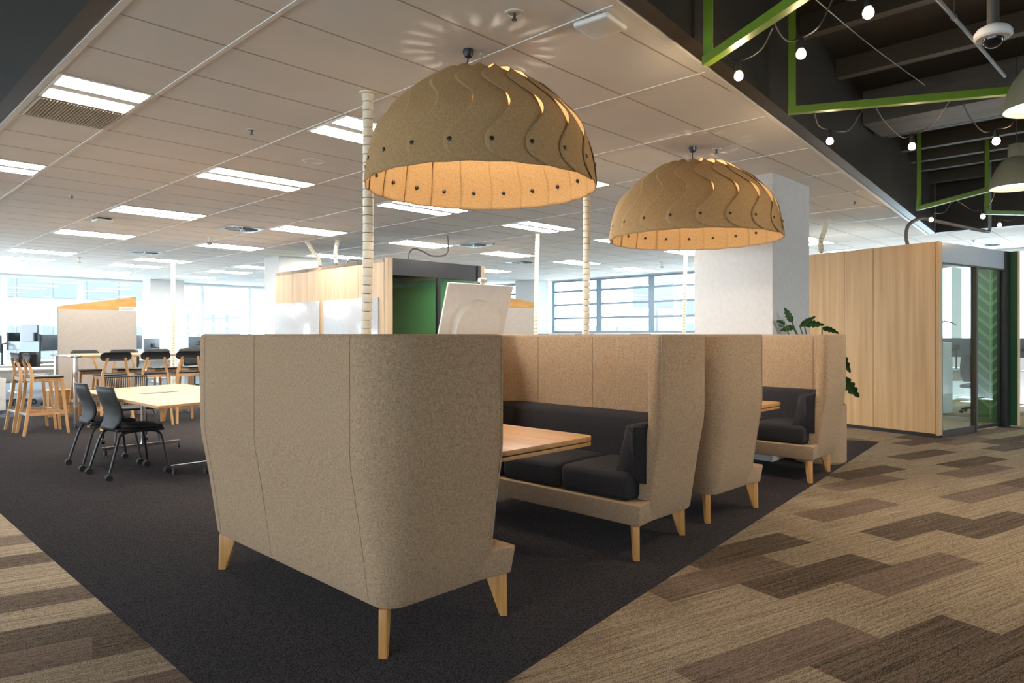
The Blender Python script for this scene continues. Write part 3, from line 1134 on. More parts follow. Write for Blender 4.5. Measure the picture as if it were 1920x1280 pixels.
# ================================================================ TILTED DISPLAY
t = thing('collaboration_display', 'large pale grey display tilted back, seen from behind over the booth backs', 'display', (4.22, 4.55, 1.50), R(-6))
# built facing local -y is the screen, +y the back; tilted about its lower edge
MD = Matrix.Rotation(R(19), 4, 'X') @ Matrix.Diagonal((1, -1, 1, 1))
def dsp(b):
    b.transform(MD)
    return b
W2, H2 = 0.36, 0.31
b = NB()
rbox(b, -W2, W2, -0.016, 0.010, -H2, H2, 0.008, 3)
obj('shell', dsp(b), M['display'], t)
b = NB()
box(b, -W2 + 0.012, W2 - 0.012, -0.0165, -0.0160, -H2 + 0.012, H2 - 0.012)
obj('screen', dsp(b), M['screen_dk'], t)
b = NB()
pts = []
for k in range(33):
    a = math.pi * k / 32
    pts.append((0.235 * math.cos(a), -0.06 + 0.235 * math.sin(a)))
pts = [(0.235, -0.30)] + pts + [(-0.235, -0.30)]
q = NB()
prism(q, pts, 0.0, 0.075)
bmesh.ops.bevel(q, geom=[e for e in q.edges if abs(e.verts[0].co.z - 0.075) < 1e-5 and abs(e.verts[1].co.z - 0.075) < 1e-5], offset=0.012, segments=3, profile=0.5, affect='EDGES')
q.transform(Matrix(((1, 0, 0, 0), (0, 0, 1, 0.010), (0, 1, 0, 0), (0, 0, 0, 1))))
obj('rear_hub', dsp(q), M['display'], t)
b = NB()
rbox(b, -0.03, 0.03, 0.085, 0.0875, -0.16, -0.10, 0.001, 1)
obj('port_cover', dsp(b), M['white'], t)
for s in (-1, 1):
    b = NB()
    rbox(b, s * 0.19 - 0.035, s * 0.19 + 0.035, 0.01, 0.085, -0.33, -0.20, 0.012, 3)
    obj('bracket', dsp(b), M['white'], t)
b = NB()
tube(b, [(-0.035, -0.004, 0.345), (0.035, -0.004, 0.345)], 0.021, 18)
rbox(b, -0.012, 0.012, -0.012, 0.006, H2 - 0.004, 0.335, 0.003, 2)
obj('camera_bar', dsp(b), M['white'], t)
b = NB()
tube(b, [(-0.19, 0.04, -0.28), (-0.19, 0.04, -1.46)], 0.022, 12)
tube(b, [(0.19, 0.04, -0.28), (0.19, 0.04, -1.46)], 0.022, 12)
tube(b, [(-0.19, -0.28, -1.476), (-0.19, 0.34, -1.476)], 0.022, 12)
tube(b, [(0.19, -0.28, -1.476), (0.19, 0.34, -1.476)], 0.022, 12)
tube(b, [(-0.19, 0.04, -1.2), (0.19, 0.04, -1.2)], 0.016, 12)
obj('rolling_stand', b, M['white'], t)

# ================================================================ PLANTER
t = thing('planter', 'tall round beige fabric planter tucked behind the farthest booth', 'planter', (7.62, 2.80, 0))
b = NB()
lathe(b, [(0.0, 0.003), (0.25, 0.003), (0.262, 0.02), (0.262, 0.60), (0.255, 0.615), (0.235, 0.615), (0.235, 0.58), (0, 0.58)], 40)
obj('tub', b, M['pot'], t)
b = NB()
lathe(b, [(0.0, 0.585), (0.234, 0.582)], 24)
obj('soil', b, M['soil'], t)
t = thing('swiss_cheese_plant', 'dark green broad-leaved plant rising from the planter behind the farthest booth', 'plant', (7.62, 2.80, 0.586))
def leaf(parent, base, tip, w, droop=0.0, roll=0.0, cuts=True):
    base, tip = Vector(base), Vector(tip)
    d = tip - base
    L = d.length
    d.normalize()
    side = d.cross(Vector((0.86, 0.42, 0.28)) if cuts else Vector((0, 0, 1)))
    if side.length < 0.1:
        side = Vector((1, 0, 0))
    side.normalize()
    side = Matrix.Rotation(roll, 3, d) @ side
    up = side.cross(d).normalized()
    b = NB()
    n = 14
    rows = []
    for i in range(n + 1):
        f = i / n
        ww = w * (math.sin(math.pi * min(1, f * 0.93 + 0.05)) ** 0.7) * (1.15 - 0.55 * f)
        if cuts and i % 3 == 2 and 2 < i < n - 1:
            ww *= 0.62
        c = base + d * (L * f) - Vector((0, 0, droop * f * f))
        rows.append([b.verts.new(c + side * ww * k + up * (0.10 * L * (abs(k) ** 1.5) * -0.6)) for k in (-1, -0.5, 0, 0.5, 1)])
    for i in range(n):
        for k in range(4):
            b.faces.new((rows[i][k], rows[i][k + 1], rows[i + 1][k + 1], rows[i + 1][k]))
    return obj('leaf', b, M['leaf'], parent, solid=0.0015, thr=80)
def stem(parent, pts):
    b = NB()
    tube(b, smoothpath(pts), 0.007, 8, rs=None)
    return obj('stem', b, M['stem'], parent)
PL = [((-0.30, 0.26, 0.86), (-0.40, 0.30, 0.93), 0.045, 0.02, 0.5), ((-0.24, 0.20, 0.90), (-0.29, 0.26, 1.05), 0.042, 0.0, 0.2),
      ((-0.12, 0.12, 0.88), (0.02, -0.04, 0.90), 0.050, 0.03, 0.2), ((-0.18, 0.14, 0.86), (-0.08, 0.02, 0.97), 0.045, 0.01, 0.4),
      ((0.02, -0.02, 0.84), (0.16, -0.14, 0.82), 0.040, 0.04, 0.3), ((-0.2, 0.2, 0.84), (-0.32, 0.30, 0.82), 0.04, 0.02, 0.6),
      ((0.14, -0.14, 0.62), (0.23, -0.24, 0.36), 0.055, 0.0, 0.3), ((0.13, -0.17, 0.32), (0.27, -0.31, 0.10), 0.075, 0.0, 0.1)]
for bs, tp, w, dr, ro in PL:
    stem(t, [(bs[0] * 0.1, bs[1] * 0.1, 0.005), (bs[0] * 0.5, bs[1] * 0.5, bs[2] * 0.6), bs])
    leaf(t, bs, tp, w, dr, ro)

# ================================================================ MEETING TABLE AND CHAIRS
t = thing('meeting_table', 'pale wood meeting table with slanted ends and flush power box, beside the nearest booth', 'table', (2.65, 7.6, 0))
c0 = Vector((2.65, 7.6))
poly = [(2.14, 6.27), (3.38, 6.60), (3.32, 8.92), (2.12, 8.60)]
b = NB()
prism(b, [(x - 2.65, y - 7.6) for x, y in poly], 0.715, 0.742)
obj('table_top', b, M['meet_top'], t, bevel=0.004)
b = NB()
box(b, -0.16, 0.20, 0.05, 0.17, 0.7425, 0.7455)
o = obj('power_box_lid', b, M['dk_metal'], t)
o.rotation_euler.z = R(12)
for cxx, yy in ((0.27, -0.62), (0.13, 1.02)):
    b = NB()
    tube(b, [(cxx, yy, 0.09), (cxx, yy, 0.714)], 0.028, 14)
    lf = obj('leg', b, M['chrome'], t)
    b = NB()
    box(b, cxx - 0.42, cxx + 0.40, yy - 0.02, yy + 0.02, 0.065, 0.095)
    obj('foot_bar', b, M['chrome'], lf)
    for s in (-1, 1):
        b = NB()
        tube(b, [(cxx + s * 0.39 - 0.011, yy, 0.032), (cxx + s * 0.39 + 0.011, yy, 0.032)], 0.031, 14)
        tube(b, [(cxx + s * 0.39, yy, 0.04), (cxx + s * 0.39, yy, 0.07)], 0.008, 8)
        obj('castor', b, M['castor'], lf)
b = NB()
box(b, -0.12, 0.12, -0.42, -0.14, 0.66, 0.714)
obj('cable_tray', b, M['black'], t)

def make_chair():
    """castor chair, facing +x, origin on the floor under the seat"""
    t = thing('castor_chair', 'x', 'chair')
    b = NB()
    n, k = 14, 10
    rows = []
    prof = [(-0.275, 0.86), (-0.262, 0.80), (-0.235, 0.72), (-0.205, 0.64), (-0.196, 0.58), (-0.205, 0.52), (-0.222, 0.475), (-0.215, 0.448), (-0.17, 0.438)]
    wid = [0.205, 0.215, 0.225, 0.232, 0.225, 0.20, 0.175, 0.17, 0.18]
    for (x, z), w in zip(prof, wid):
        rows.append([b.verts.new((x + 0.045 * (abs(u) ** 2) * (1 if z > 0.5 else 0.5), u * w, z)) for u in [i / 5 for i in range(-5, 6)]])
    for i in range(len(rows) - 1):
        for j in range(10):
            b.faces.new((rows[i][j], rows[i][j + 1], rows[i + 1][j + 1], rows[i + 1][j]))
    bk = obj('backrest', b, M['blackmesh'], t, solid=0.012, thr=80)
    b = NB()
    for i in range(16):
        z = 0.50 + i * 0.012
        f = (z - 0.475) / (0.86 - 0.475)
        # ribs follow the shell
        pts = []
        for u in [q / 5 for q in range(-5, 6)]:
            zz = z
            xs = None
            for (x0, z0), (x1, z1), w0, w1 in zip(prof, prof[1:], wid, wid[1:]):
                if z1 <= zz <= z0:
                    ff = (zz - z1) / (z0 - z1)
                    xs = x1 + (x0 - x1) * ff
                    ww = w1 + (w0 - w1) * ff
            pts.append((xs - 0.007 + 0.045 * u * u, u * ww * 0.94, zz))
        tube(b, pts, 0.0022, 5)
    obj('rib_pattern', b, M['blackmesh'], bk)
    b = NB()
    q = NB()
    rbox(q, -0.20, 0.235, -0.215, 0.215, 0.435, 0.465, 0.014, 3)
    join(b, q)
    for v in b.verts:
        if v.co.x > 0.15:
            v.co.z -= 0.25 * (v.co.x - 0.15)
    st = obj('seat', b, M['black'], t)
    b = NB()
    rbox(b, -0.15, 0.225, -0.20, 0.20, 0.462, 0.492, 0.014, 3)
    for v in b.verts:
        if v.co.x > 0.15:
            v.co.z -= 0.25 * (v.co.x - 0.15)
    obj('seat_pad', b, M['charcoal'], st)
    for s in (-1, 1):
        b = NB()
        y = s * 0.205
        tube(b, smoothpath([(-0.27, s * 0.245, 0.075), (-0.20, s * 0.225, 0.32), (-0.165, y, 0.40), (-0.10, y, 0.428), (0.10, y, 0.428), (0.185, y, 0.40), (0.215, s * 0.215, 0.32), (0.255, s * 0.24, 0.075)], 6), 0.0115, 10)
        obj('side_frame', b, M['blackpaint'], t)
    for x, y in ((-0.272, -0.247), (-0.272, 0.247), (0.257, -0.242), (0.257, 0.242)):
        b = NB()
        tube(b, [(x - 0.01, y - 0.022, 0.031), (x - 0.01, y - 0.004, 0.031)], 0.030, 16)
        tube(b, [(x - 0.01, y + 0.004, 0.031), (x - 0.01, y + 0.022, 0.031)], 0.030, 16)
        tube(b, [(x, y, 0.04), (x, y, 0.08)], 0.008, 8)
        obj('castor', b, M['castor'], t)
    return t
ch = make_chair()
ch.location = (2.26, 7.36, 0)
ch.rotation_euler.z = R(4)
GC = 'black castor chairs round the meeting table'
tag(ch, 'black castor chair on the left side of the meeting table, nearer the viewer', group=GC)
dup(ch, (2.24, 8.04, 0), R(0), 'black castor chair left of the meeting table, the one partly behind its neighbour', GC)
dup(ch, (3.02, 6.57, 0), R(92), 'black castor chair mostly hidden behind the nearest booth', GC)

# the slatted-back chair at the far end
t = thing('slatted_chair', 'dark chair with vertical slatted back at the far end of the meeting table', 'chair', (2.86, 9.28, 0), R(-92))
b = NB()
for i in range(23):
    u = -1 + 2 * i / 22
    x = -0.25 + 0.04 * u * u
    tube(b, [(x + 0.03, u * 0.20, 0.47), (x, u * 0.235, 0.82)], 0.0052, 6)
bk = obj('back_slats', b, M['blackpaint'], t)
b = NB()
tube(b, [(-0.25 + 0.04 * u * u, u * 0.24, 0.825) for u in [q / 6 for q in range(-6, 7)]], 0.010, 8)
obj('top_rail', b, M['blackpaint'], t)
b = NB()
tube(b, [(-0.22 + 0.04 * u * u, u * 0.20, 0.465) for u in [q / 6 for q in range(-6, 7)]], 0.010, 8)
obj('lower_rail', b, M['blackpaint'], t)
b = NB()
rbox(b, -0.20, 0.23, -0.215, 0.215, 0.44, 0.475, 0.014, 3)
obj('seat', b, M['black'], t)
for s in (-1, 1):
    b = NB()
    tube(b, smoothpath([(-0.27, s * 0.245, 0.075), (-0.20, s * 0.225, 0.32), (-0.165, s * 0.205, 0.40), (-0.10, s * 0.205, 0.428), (0.10, s * 0.205, 0.428), (0.185, s * 0.205, 0.40), (0.215, s * 0.215, 0.32), (0.255, s * 0.24, 0.075)], 6), 0.0115, 10)
    obj('side_frame', b, M['blackpaint'], t)
    for x in (-0.272, 0.257):
        b = NB()
        tube(b, [(x - 0.01, s * 0.245 - 0.02, 0.031), (x - 0.01, s * 0.245 + 0.02, 0.031)], 0.030, 14)
        tube(b, [(x, s * 0.245, 0.04), (x, s * 0.245, 0.08)], 0.008, 8)
        obj('castor', b, M['castor'], t)

# ================================================================ BAR TABLE AND STOOLS
t = thing('bar_table', 'long pale bar-height table with chrome legs and stools on both sides', 'table', (4.85, 11.95, 0))
b = NB()
rbox(b, -1.98, 1.40, -0.50, 0.50, 1.015, 1.052, 0.006, 2)
obj('table_top', b, M['bar_top'], t)
b = NB()
rbox(b, -2.12, -1.985, -0.48, 0.62, 1.022, 1.048, 0.008, 2)
o = obj('end_rail', b, M['chrome'], t)
for x, y in ((-2.05, -0.48), (-2.05, 0.60), (1.3, -0.45), (1.3, 0.45)):
    b = NB()
    tube(b, [(x, y, 0.07), (x, y, 1.018)], 0.030, 16)
    lg = obj('leg', b, M['chrome'], t)
    b = NB()
    tube(b, [(x - 0.012, y, 0.034), (x + 0.012, y, 0.034)], 0.033, 14)
    tube(b, [(x, y, 0.05), (x, y, 0.08)], 0.012, 8)
    obj('castor', b, M['castor'], lg)
b = NB()
box(b, -2.06, -2.04, -0.46, 0.58, 0.16, 0.19)
box(b, -2.05, 1.3, 0.09, 0.12, 0.30, 0.33)
box(b, 1.29, 1.31, -0.43, 0.43, 0.30, 0.33)
obj('stretcher', b, M['chrome'], t)

def make_stool():
    """bar stool, facing +x"""
    t = thing('bar_stool', 'x', 'stool')
    b = NB()
    rbox(b, -0.19, 0.19, -0.185, 0.185, 0.760, 0.785, 0.008, 2)
    for v in b.verts:
        v.co.z -= 0.012 * max(0, 1 - (v.co.x / 0.19) ** 2) * max(0, 1 - (v.co.y / 0.185) ** 2)
    st = obj('seat', b, M['black'], t)
    st['label'] = 'thin black moulded seat'
    b = NB()
    for (x0, x1, y0, y1) in ((-0.17, 0.18, -0.175, -0.150), (-0.17, 0.18, 0.150, 0.175), (0.155, 0.18, -0.150, 0.150), (-0.185, -0.16, -0.15, 0.15)):
        box(b, x0, x1, y0, y1, 0.715, 0.759)
    obj('seat_rail', b, M['stool_wood'], t)
    for s in (-1, 1):
        b = NB()
        def leg(pts, w0, w1, d):
            rings = []
            for (x, y, z, w) in pts:
                rings.append([b.verts.new((x + sx * w / 2, y + sy * d / 2, z)) for sx, sy in ((-1, -1), (1, -1), (1, 1), (-1, 1))])
            for a, c in zip(rings, rings[1:]):
                for i in range(4):
                    b.faces.new((a[i], a[(i + 1) % 4], c[(i + 1) % 4], c[i]))
            b.faces.new(rings[0][::-1]); b.faces.new(rings[-1])
        leg([(-0.275, s * 0.215, 0.002, 0.034), (-0.20, s * 0.185, 0.50, 0.042), (-0.175, s * 0.170, 0.78, 0.040), (-0.185, s * 0.145, 0.88, 0.034), (-0.225, s * 0.115, 1.015, 0.026)], 0, 0, 0.030)
        obj('rear_leg', b, M['stool_wood'], t, bevel=0.003)
        b = NB()
        leg([(0.235, s * 0.215, 0.002, 0.030), (0.185, s * 0.185, 0.50, 0.038), (0.165, s * 0.170, 0.752, 0.046)], 0, 0, 0.030)
        obj('front_leg', b, M['stool_wood'], t, bevel=0.003)
        b = NB()
        box(b, -0.235, 0.205, s * 0.195 - 0.009, s * 0.195 + 0.009, 0.262, 0.298)
        obj('stretcher', b, M['stool_wood'], t)
    b = NB()
    box(b, 0.195, 0.213, -0.19, 0.19, 0.272, 0.298)
    box(b, -0.245, -0.227, -0.19, 0.19, 0.268, 0.294)
    obj('foot_rail', b, M['alu'], t)
    # rounded backrest
    b = NB()
    n = 12
    rows = []
    zc, hh, hw, rc = 1.035, 0.062, 0.205, 0.058
    outl = []
    for (cy, cz, a0) in ((hw - rc, zc + hh - rc, 0), (-(hw - rc), zc + hh - rc, 90), (-(hw - rc), zc - hh + rc, 180), (hw - rc, zc - hh + rc, 270)):
        for k in range(7):
            a = R(a0 + 15 * k)
            outl.append((cy + rc * math.cos(a), cz + rc * math.sin(a)))
    def bx(y, z, off):
        return -0.245 + 0.55 * y * y - 0.16 * (z - zc) + off
    rf = [b.verts.new((bx(y, z, 0.028), y, z)) for y, z in outl]
    rbk = [b.verts.new((bx(y, z, 0.010), y, z)) for y, z in outl]
    m = len(outl)
    for i in range(m):
        b.faces.new((rf[i], rf[(i + 1) % m], rbk[(i + 1) % m], rbk[i]))
    # fill with strips across
    def strips(ring):
        # pair i (right side) with mirrored index on the left
        half = m // 2
        right = [ring[(21 + i) % m] for i in range(14)]     # bottom right to top right
        left = [ring[(20 - i) % m] for i in range(14)]
        for i in range(13):
            b.faces.new((right[i], right[i + 1], left[i + 1], left[i]))
    strips(rf); strips(rbk)
    bmesh.ops.subdivide_edges(b, edges=[e for e in b.edges if e.calc_length() > 0.15], cuts=6, use_grid_fill=True)
    for v in b.verts:
        d = v.co.x - (-0.245)
    for v in b.verts:
        if v not in rf and v not in rbk:
            pass
    fr = set(rf); bk_ = set(rbk)
    bo = obj('backrest', b, M['black'], t, thr=50)
    me = bo.data
    for v in me.vertices:      # bend the filled faces to the same curve
        y, z = v.co.y, v.co.z
        base = -0.245 + 0.55 * 0.205 * 0.205 - 0.16 * (z - zc)
    return t
stl = make_stool()
stl.location = (2.37, 11.24, 0)
GS = 'wooden bar stools with black backs at the bar table'
tag(stl, 'wooden bar stool at the left end of the bar table, nearer the viewer', group=GS)
dup(stl, (2.34, 11.78, 0), R(2), 'wooden bar stool at the left end of the bar table, behind its neighbour', GS)
for i, x in enumerate((3.17, 3.72, 4.20)):
    dup(stl, (x, 11.17, 0), R(90 + (3, -2, 1)[i]), '%s of the wooden bar stools with backs to the viewer, bar table near side' % ('leftmost', 'middle one', 'rightmost')[i], GS)
for i, x in enumerate((3.30, 3.86, 4.42, 4.98)):
    dup(stl, (x, 12.75, 0), R(-90 + (2, -3, 1, 2)[i]), 'wooden bar stool on the far side of the bar table, %s from the left' % ('first', 'second', 'third', 'fourth')[i], GS)

# ================================================================ PIN BOARDS
def pin_board(x, y, w, zl, zr, zb, lb, rz=0.0, tagp=False):
    t = thing('pin_board', lb, 'board', (x, y, 0), rz, 'mobile boards with slanted plywood tops')
    b = NB()
    box(b, 0, w, -0.02, 0.0, 0.12, zb)
    obj('board_face', b, M['beige_board'], t)
    b = NB()
    vs = [(0, 0.12), (w, 0.12), (w, zr), (0, zl)]
    q1 = [b.verts.new((p[0], 0.0, p[1])) for p in vs]
    q2 = [b.verts.new((p[0], 0.03, p[1])) for p in vs]
    b.faces.new(q1); b.faces.new(q2[::-1])
    for i in range(4):
        b.faces.new((q1[i], q2[i], q2[(i + 1) % 4], q1[(i + 1) % 4]))
    obj('plywood_back', b, M['ply'], t)
    for xx in (0.12, w - 0.12):
        b = NB()
        box(b, xx - 0.02, xx + 0.02, -0.28, 0.28, 0.06, 0.12)
        f = obj('foot', b, M['ply'], t)
        for s in (-1, 1):
            b = NB()
            tube(b, [(xx - 0.012, s * 0.25, 0.031), (xx + 0.012, s * 0.25, 0.031)], 0.030, 12)
            obj('castor', b, M['castor'], f)
    if tagp:
        b = NB()
        box(b, w - 0.30, w - 0.01, -0.022, -0.018, zb - 0.005, zb + 0.07)
        l = obj('name_plate', b, M['white'], t)
        l['label'] = 'small white plate with a fine printed line'
        b = NB()
        box(b, w - 0.27, w - 0.05, -0.0225, -0.022, zb + 0.022, zb + 0.030)
        box(b, w - 0.06, w - 0.045, -0.0225, -0.022, zb + 0.045, zb + 0.055)
        obj('printed_line', b, M['dk_metal'], l)
    return t
pin_board(3.15, 14.0, 1.25, 1.84, 2.055, 1.79, 'cream mobile pin board with slanted plywood top behind the bar table', tagp=True)
pin_board(8.82, 9.22, 0.95, 2.13, 1.93, 1.84, 'cream mobile board with slanted plywood top between the timber pod and the windows', rz=R(-42))

# ================================================================ PODS
def sheet_mat_seam(b, x0, x1, y0, y1, z0, z1, m=None):
    box(b, x0, x1, y0, y1, z0, z1, m)

def pod_lamp(t, x, y, z, watts=45):
    for dx, dy in ((-0.35, -0.35), (0.35, -0.35), (-0.35, 0.35), (0.35, 0.35)):
        b = NB()
        lathe(b, [(0, z - 0.001), (0.035, z - 0.001), (0.035, z - 0.008), (0, z - 0.008)], 16, (x + dx, y + dy, 0))
        obj('downlight', b, M['pend_e'], t)
    l = bpy.data.lights.new('pod_light', 'AREA')
    l.shape = 'DISK'
    l.size = 0.5
    l.energy = watts
    l.color = (1.0, 0.93, 0.82)
    lo = bpy.data.objects.new('pod_light', l)
    col.objects.link(lo)
    lo.parent = t
    lo.location = (x, y, z - 0.02)
# --- left pod: oak side wall with two glass whiteboards, dark glazed front
t = thing('meeting_pod', 'oak-clad meeting pod with two white glass boards and a dark glazed front, behind the display', 'meeting pod', (6.47, 9.0, 0), R(-1.5))
for i, (a, c) in enumerate(((0.10, 0.85), (0.855, 1.50), (1.505, 2.05), (2.055, 2.60), (2.605, 3.15), (3.155, 3.85))):
    b = NB()
    box(b, 0, 0.06, a, c, 0.08, 2.56)
    obj('side_panel', b, M['oak_pale'], t, bevel=0.002)
b = NB()
box(b, 0.005, 0.10, 0.0, 0.095, 0.02, 2.567)
obj('corner_post', b, M['oak_pale'], t, bevel=0.002)
b = NB()
box(b, 1.97, 2.06, 0.0, 3.85, 0.02, 2.567)
obj('far_side_panel', b, M['oak_pale'], t)
b = NB()
box(b, 0.06, 1.97, 3.78, 3.85, 0.02, 2.56)
obj('back_panel', b, M['wallgreen'], t)
b = NB()
box(b, 0.065, 0.075, 0.12, 3.78, 0.05, 2.40)
box(b, 1.955, 1.965, 0.12, 3.78, 0.05, 2.40)
obj('inner_lining', b, M['wallgreen'], t)
b = NB()
box(b, 0.0, 2.06, 0.10, 3.85, 2.50, 2.56)
obj('roof', b, M['black'], t)
b = NB()
box(b, 0.10, 1.97, 0.02, 0.09, 2.30, 2.565)
box(b, 1.02, 1.08, 0.02, 0.08, 0.0, 2.30)
box(b, 0.10, 1.97, 0.02, 0.08, 0.0, 0.08)
box(b, 1.90, 1.97, 0.0, 0.10, 0.0, 2.565)
obj('front_frame', b, M['blackpaint'], t)
pod_lamp(t, 1.0, 1.0, 2.495)
for (a, c) in ((0.10, 1.02), (1.08, 1.90)):
    b = NB()
    box(b, a, c, 0.045, 0.053, 0.08, 2.30)
    o = obj('glass_pane', b, M['glass_pod'], t)
for (a, c, z1) in ((0.24, 1.95, 1.95), (2.11, 3.83, 1.95)):
    b = NB()
    rbox(b, -0.022, -0.004, a, c, 0.55, z1, 0.003, 2)
    o = obj('glass_whiteboard', b, M['whiteboard'], t)
    o['label'] = 'glossy white writing board'
b = NB()
box(b, 1.0, 1.9, 1.2, 2.6, 0.70, 0.73)
box(b, 1.4, 1.5, 1.8, 2.0, 0.0, 0.70)
obj('inner_table', b, M['oak_pale'], t)

# --- right pod: oak side wall, glazed front with door, green leaf wall inside
PA = R(-13)
t = thing('meeting_pod', 'oak-clad meeting pod with aluminium-framed glass front and green leaf-patterned wall, far right', 'meeting pod', (10.35, 2.30, 0), PA)
PW, PD, PH = 2.16, 2.55, 2.567
for a, c in ((0.035, 0.86), (0.866, 1.29), (1.296, 1.95), (1.956, PD)):
    b = NB()
    box(b, 0, 0.06, a, c, 0.05, PH)
    obj('side_panel', b, M['oak'], t, bevel=0.002)
b = NB()
box(b, 0.002, 0.105, -0.005, 0.030, 0.03, PH)
obj('edge_trim', b, M['oak'], t, bevel=0.002)
b = NB()
box(b, 0.015, 0.05, 0.03, PD, 0.0, 0.05)
obj('black_plinth', b, M['black'], t)  # recessed black plinth under the oak side wall
b = NB()
box(b, PW - 0.075, PW, -0.10, 0.46, 0.02, PH)
obj('far_side_panel', b, M['oak'], t, bevel=0.002)
b = NB()
box(b, PW - 0.084, PW - 0.076, -0.095, 0.455, 0.03, 2.56)
lin = obj('green_lining', b, M['wallgreen'], t)
b = NB()
# leaf decal: a stem and slanting veins on the green wall (in its local y-z plane)
xw = PW - 0.0852
def vein(y0, z0, y1, z1, w=0.022):
    d = Vector((y1 - y0, z1 - z0)).normalized()
    n = Vector((-d.y, d.x)) * w / 2
    q = [(y0 - n.x, z0 - n.y), (y0 + n.x, z0 + n.y), (y1 + n.x, z1 + n.y), (y1 - n.x, z1 - n.y)]
    f = [b.verts.new((xw, p[0], p[1])) for p in q]
    g = [b.verts.new((xw + 0.001, p[0], p[1])) for p in q]
    b.faces.new(f); b.faces.new(g[::-1])
    for i in range(4):
        b.faces.new((f[i], g[i], g[(i + 1) % 4], f[(i + 1) % 4]))
for yc in (0.25,):
    vein(yc, 0.1, yc, 2.45, 0.02)
    for i in range(13):
        z = 0.25 + i * 0.17
        for s in (-1, 1):
            vein(yc, z, yc + s * 0.19, z + 0.17)
            vein(yc, z + 0.03, yc + s * 0.19, z + 0.20, 0.012)
obj('leaf_decal', b, M['leafdecal'], lin)
b = NB()
box(b, 0.06, 0.12, PD - 0.08, PD, 0.0, 2.50)
box(b, 1.20, 1.26, PD - 0.08, PD, 0.0, 2.50)
box(b, 0.12, PW - 0.10, PD - 0.08, PD, 2.40, 2.50)
box(b, 0.12, PW - 0.10, PD - 0.08, PD, 0.0, 0.07)
obj('rear_frame', b, M['alu'], t)
b = NB()
box(b, 0.12, 1.20, PD - 0.05, PD - 0.042, 0.07, 2.40)
box(b, 1.26, PW - 0.10, PD - 0.05, PD - 0.042, 0.07, 2.40)
obj('glass_pane', b, M['glass_pod'], t)
b = NB()
box(b, PW - 0.06, PW, PD - 0.08, PD, 0.0, 2.50)
box(b, PW - 0.06, PW, 0.46, PD - 0.08, 2.40, 2.50)
box(b, PW - 0.06, PW, 0.46, PD - 0.08, 0.0, 0.07)
obj('side_frame', b, M['alu'], t)
b = NB()
box(b, PW - 0.034, PW - 0.026, 0.46, PD - 0.08, 0.07, 2.40)
obj('glass_pane', b, M['glass'], t)
pod_lamp(t, 1.2, 0.9, 2.495, 20)
b = NB()
box(b, 0.06, PW - 0.10, 0.12, PD, 2.50, PH - 0.01)
obj('roof', b, M['white'], t)
b = NB()
box(b, 0.105, 1.905, 0.0, 0.07, 2.30, PH - 0.005)
obj('header', b, M['alu'], t)
b = NB()
box(b, 0.105, 1.905, -0.003, 0.06, 2.28, 2.30)
box(b, 1.02, 1.06, -0.012, 0.06, 0.0, 2.30)
box(b, 0.105, 1.02, 0.0, 0.06, 0.0, 0.09)
box(b, 0.105, 0.125, 0.0, 0.05, 0.09, 2.28)
obj('front_frame', b, M['dk_metal'], t)
b = NB()
box(b, 1.91, 2.07, -0.01, 0.09, 0.0, PH - 0.005)
obj('door_pocket', b, M['blackpaint'], t)
b = NB()
box(b, 0.125, 1.02, 0.025, 0.033, 0.09, 2.28)
obj('glass_pane', b, M['glass_pod'], t)
d = NB()
box(d, 1.06, 1.90, 0.062, 0.070, 0.06, 2.27)
dr = obj('sliding_door', d, M['glass_pod'], t)
b = NB()
box(b, 1.06, 1.90, 0.058, 0.075, 0.02, 0.06)
box(b, 1.87, 1.905, 0.05, 0.08, 0.02, 2.27)
obj('door_rail', b, M['blackpaint'], dr)
b = NB()
box(b, 1.07, 1.25, 0.050, 0.057, 1.27, 1.30)
o = obj('blue_sticker', b, mat('blue_strip', rgb(76, 104, 160), 0.5), dr)
conduit('flexible_conduit', [(10.62, 2.72, 2.565), (10.60, 2.74, 2.70), (10.66, 2.72, 2.86), (10.85, 2.62, 2.96), (11.1, 2.52, 2.95), (11.35, 2.42, 2.93), (11.8, 2.15, 2.86), (12.0, 2.08, 2.85)], 0.024, M['hose'], 'thick grey hose arching from the right pod up into the black ceiling', 'conduit')
conduit('steel_pipe', [(12.0, 2.08, 2.85), (12.06, 2.05, 2.85), (12.09, 2.03, 2.90), (12.09, 2.03, 3.4), (12.09, 2.03, 3.94)], 0.022, M['steel'], 'vertical steel pipe elbow meeting the grey hose', 'pipe', 4)

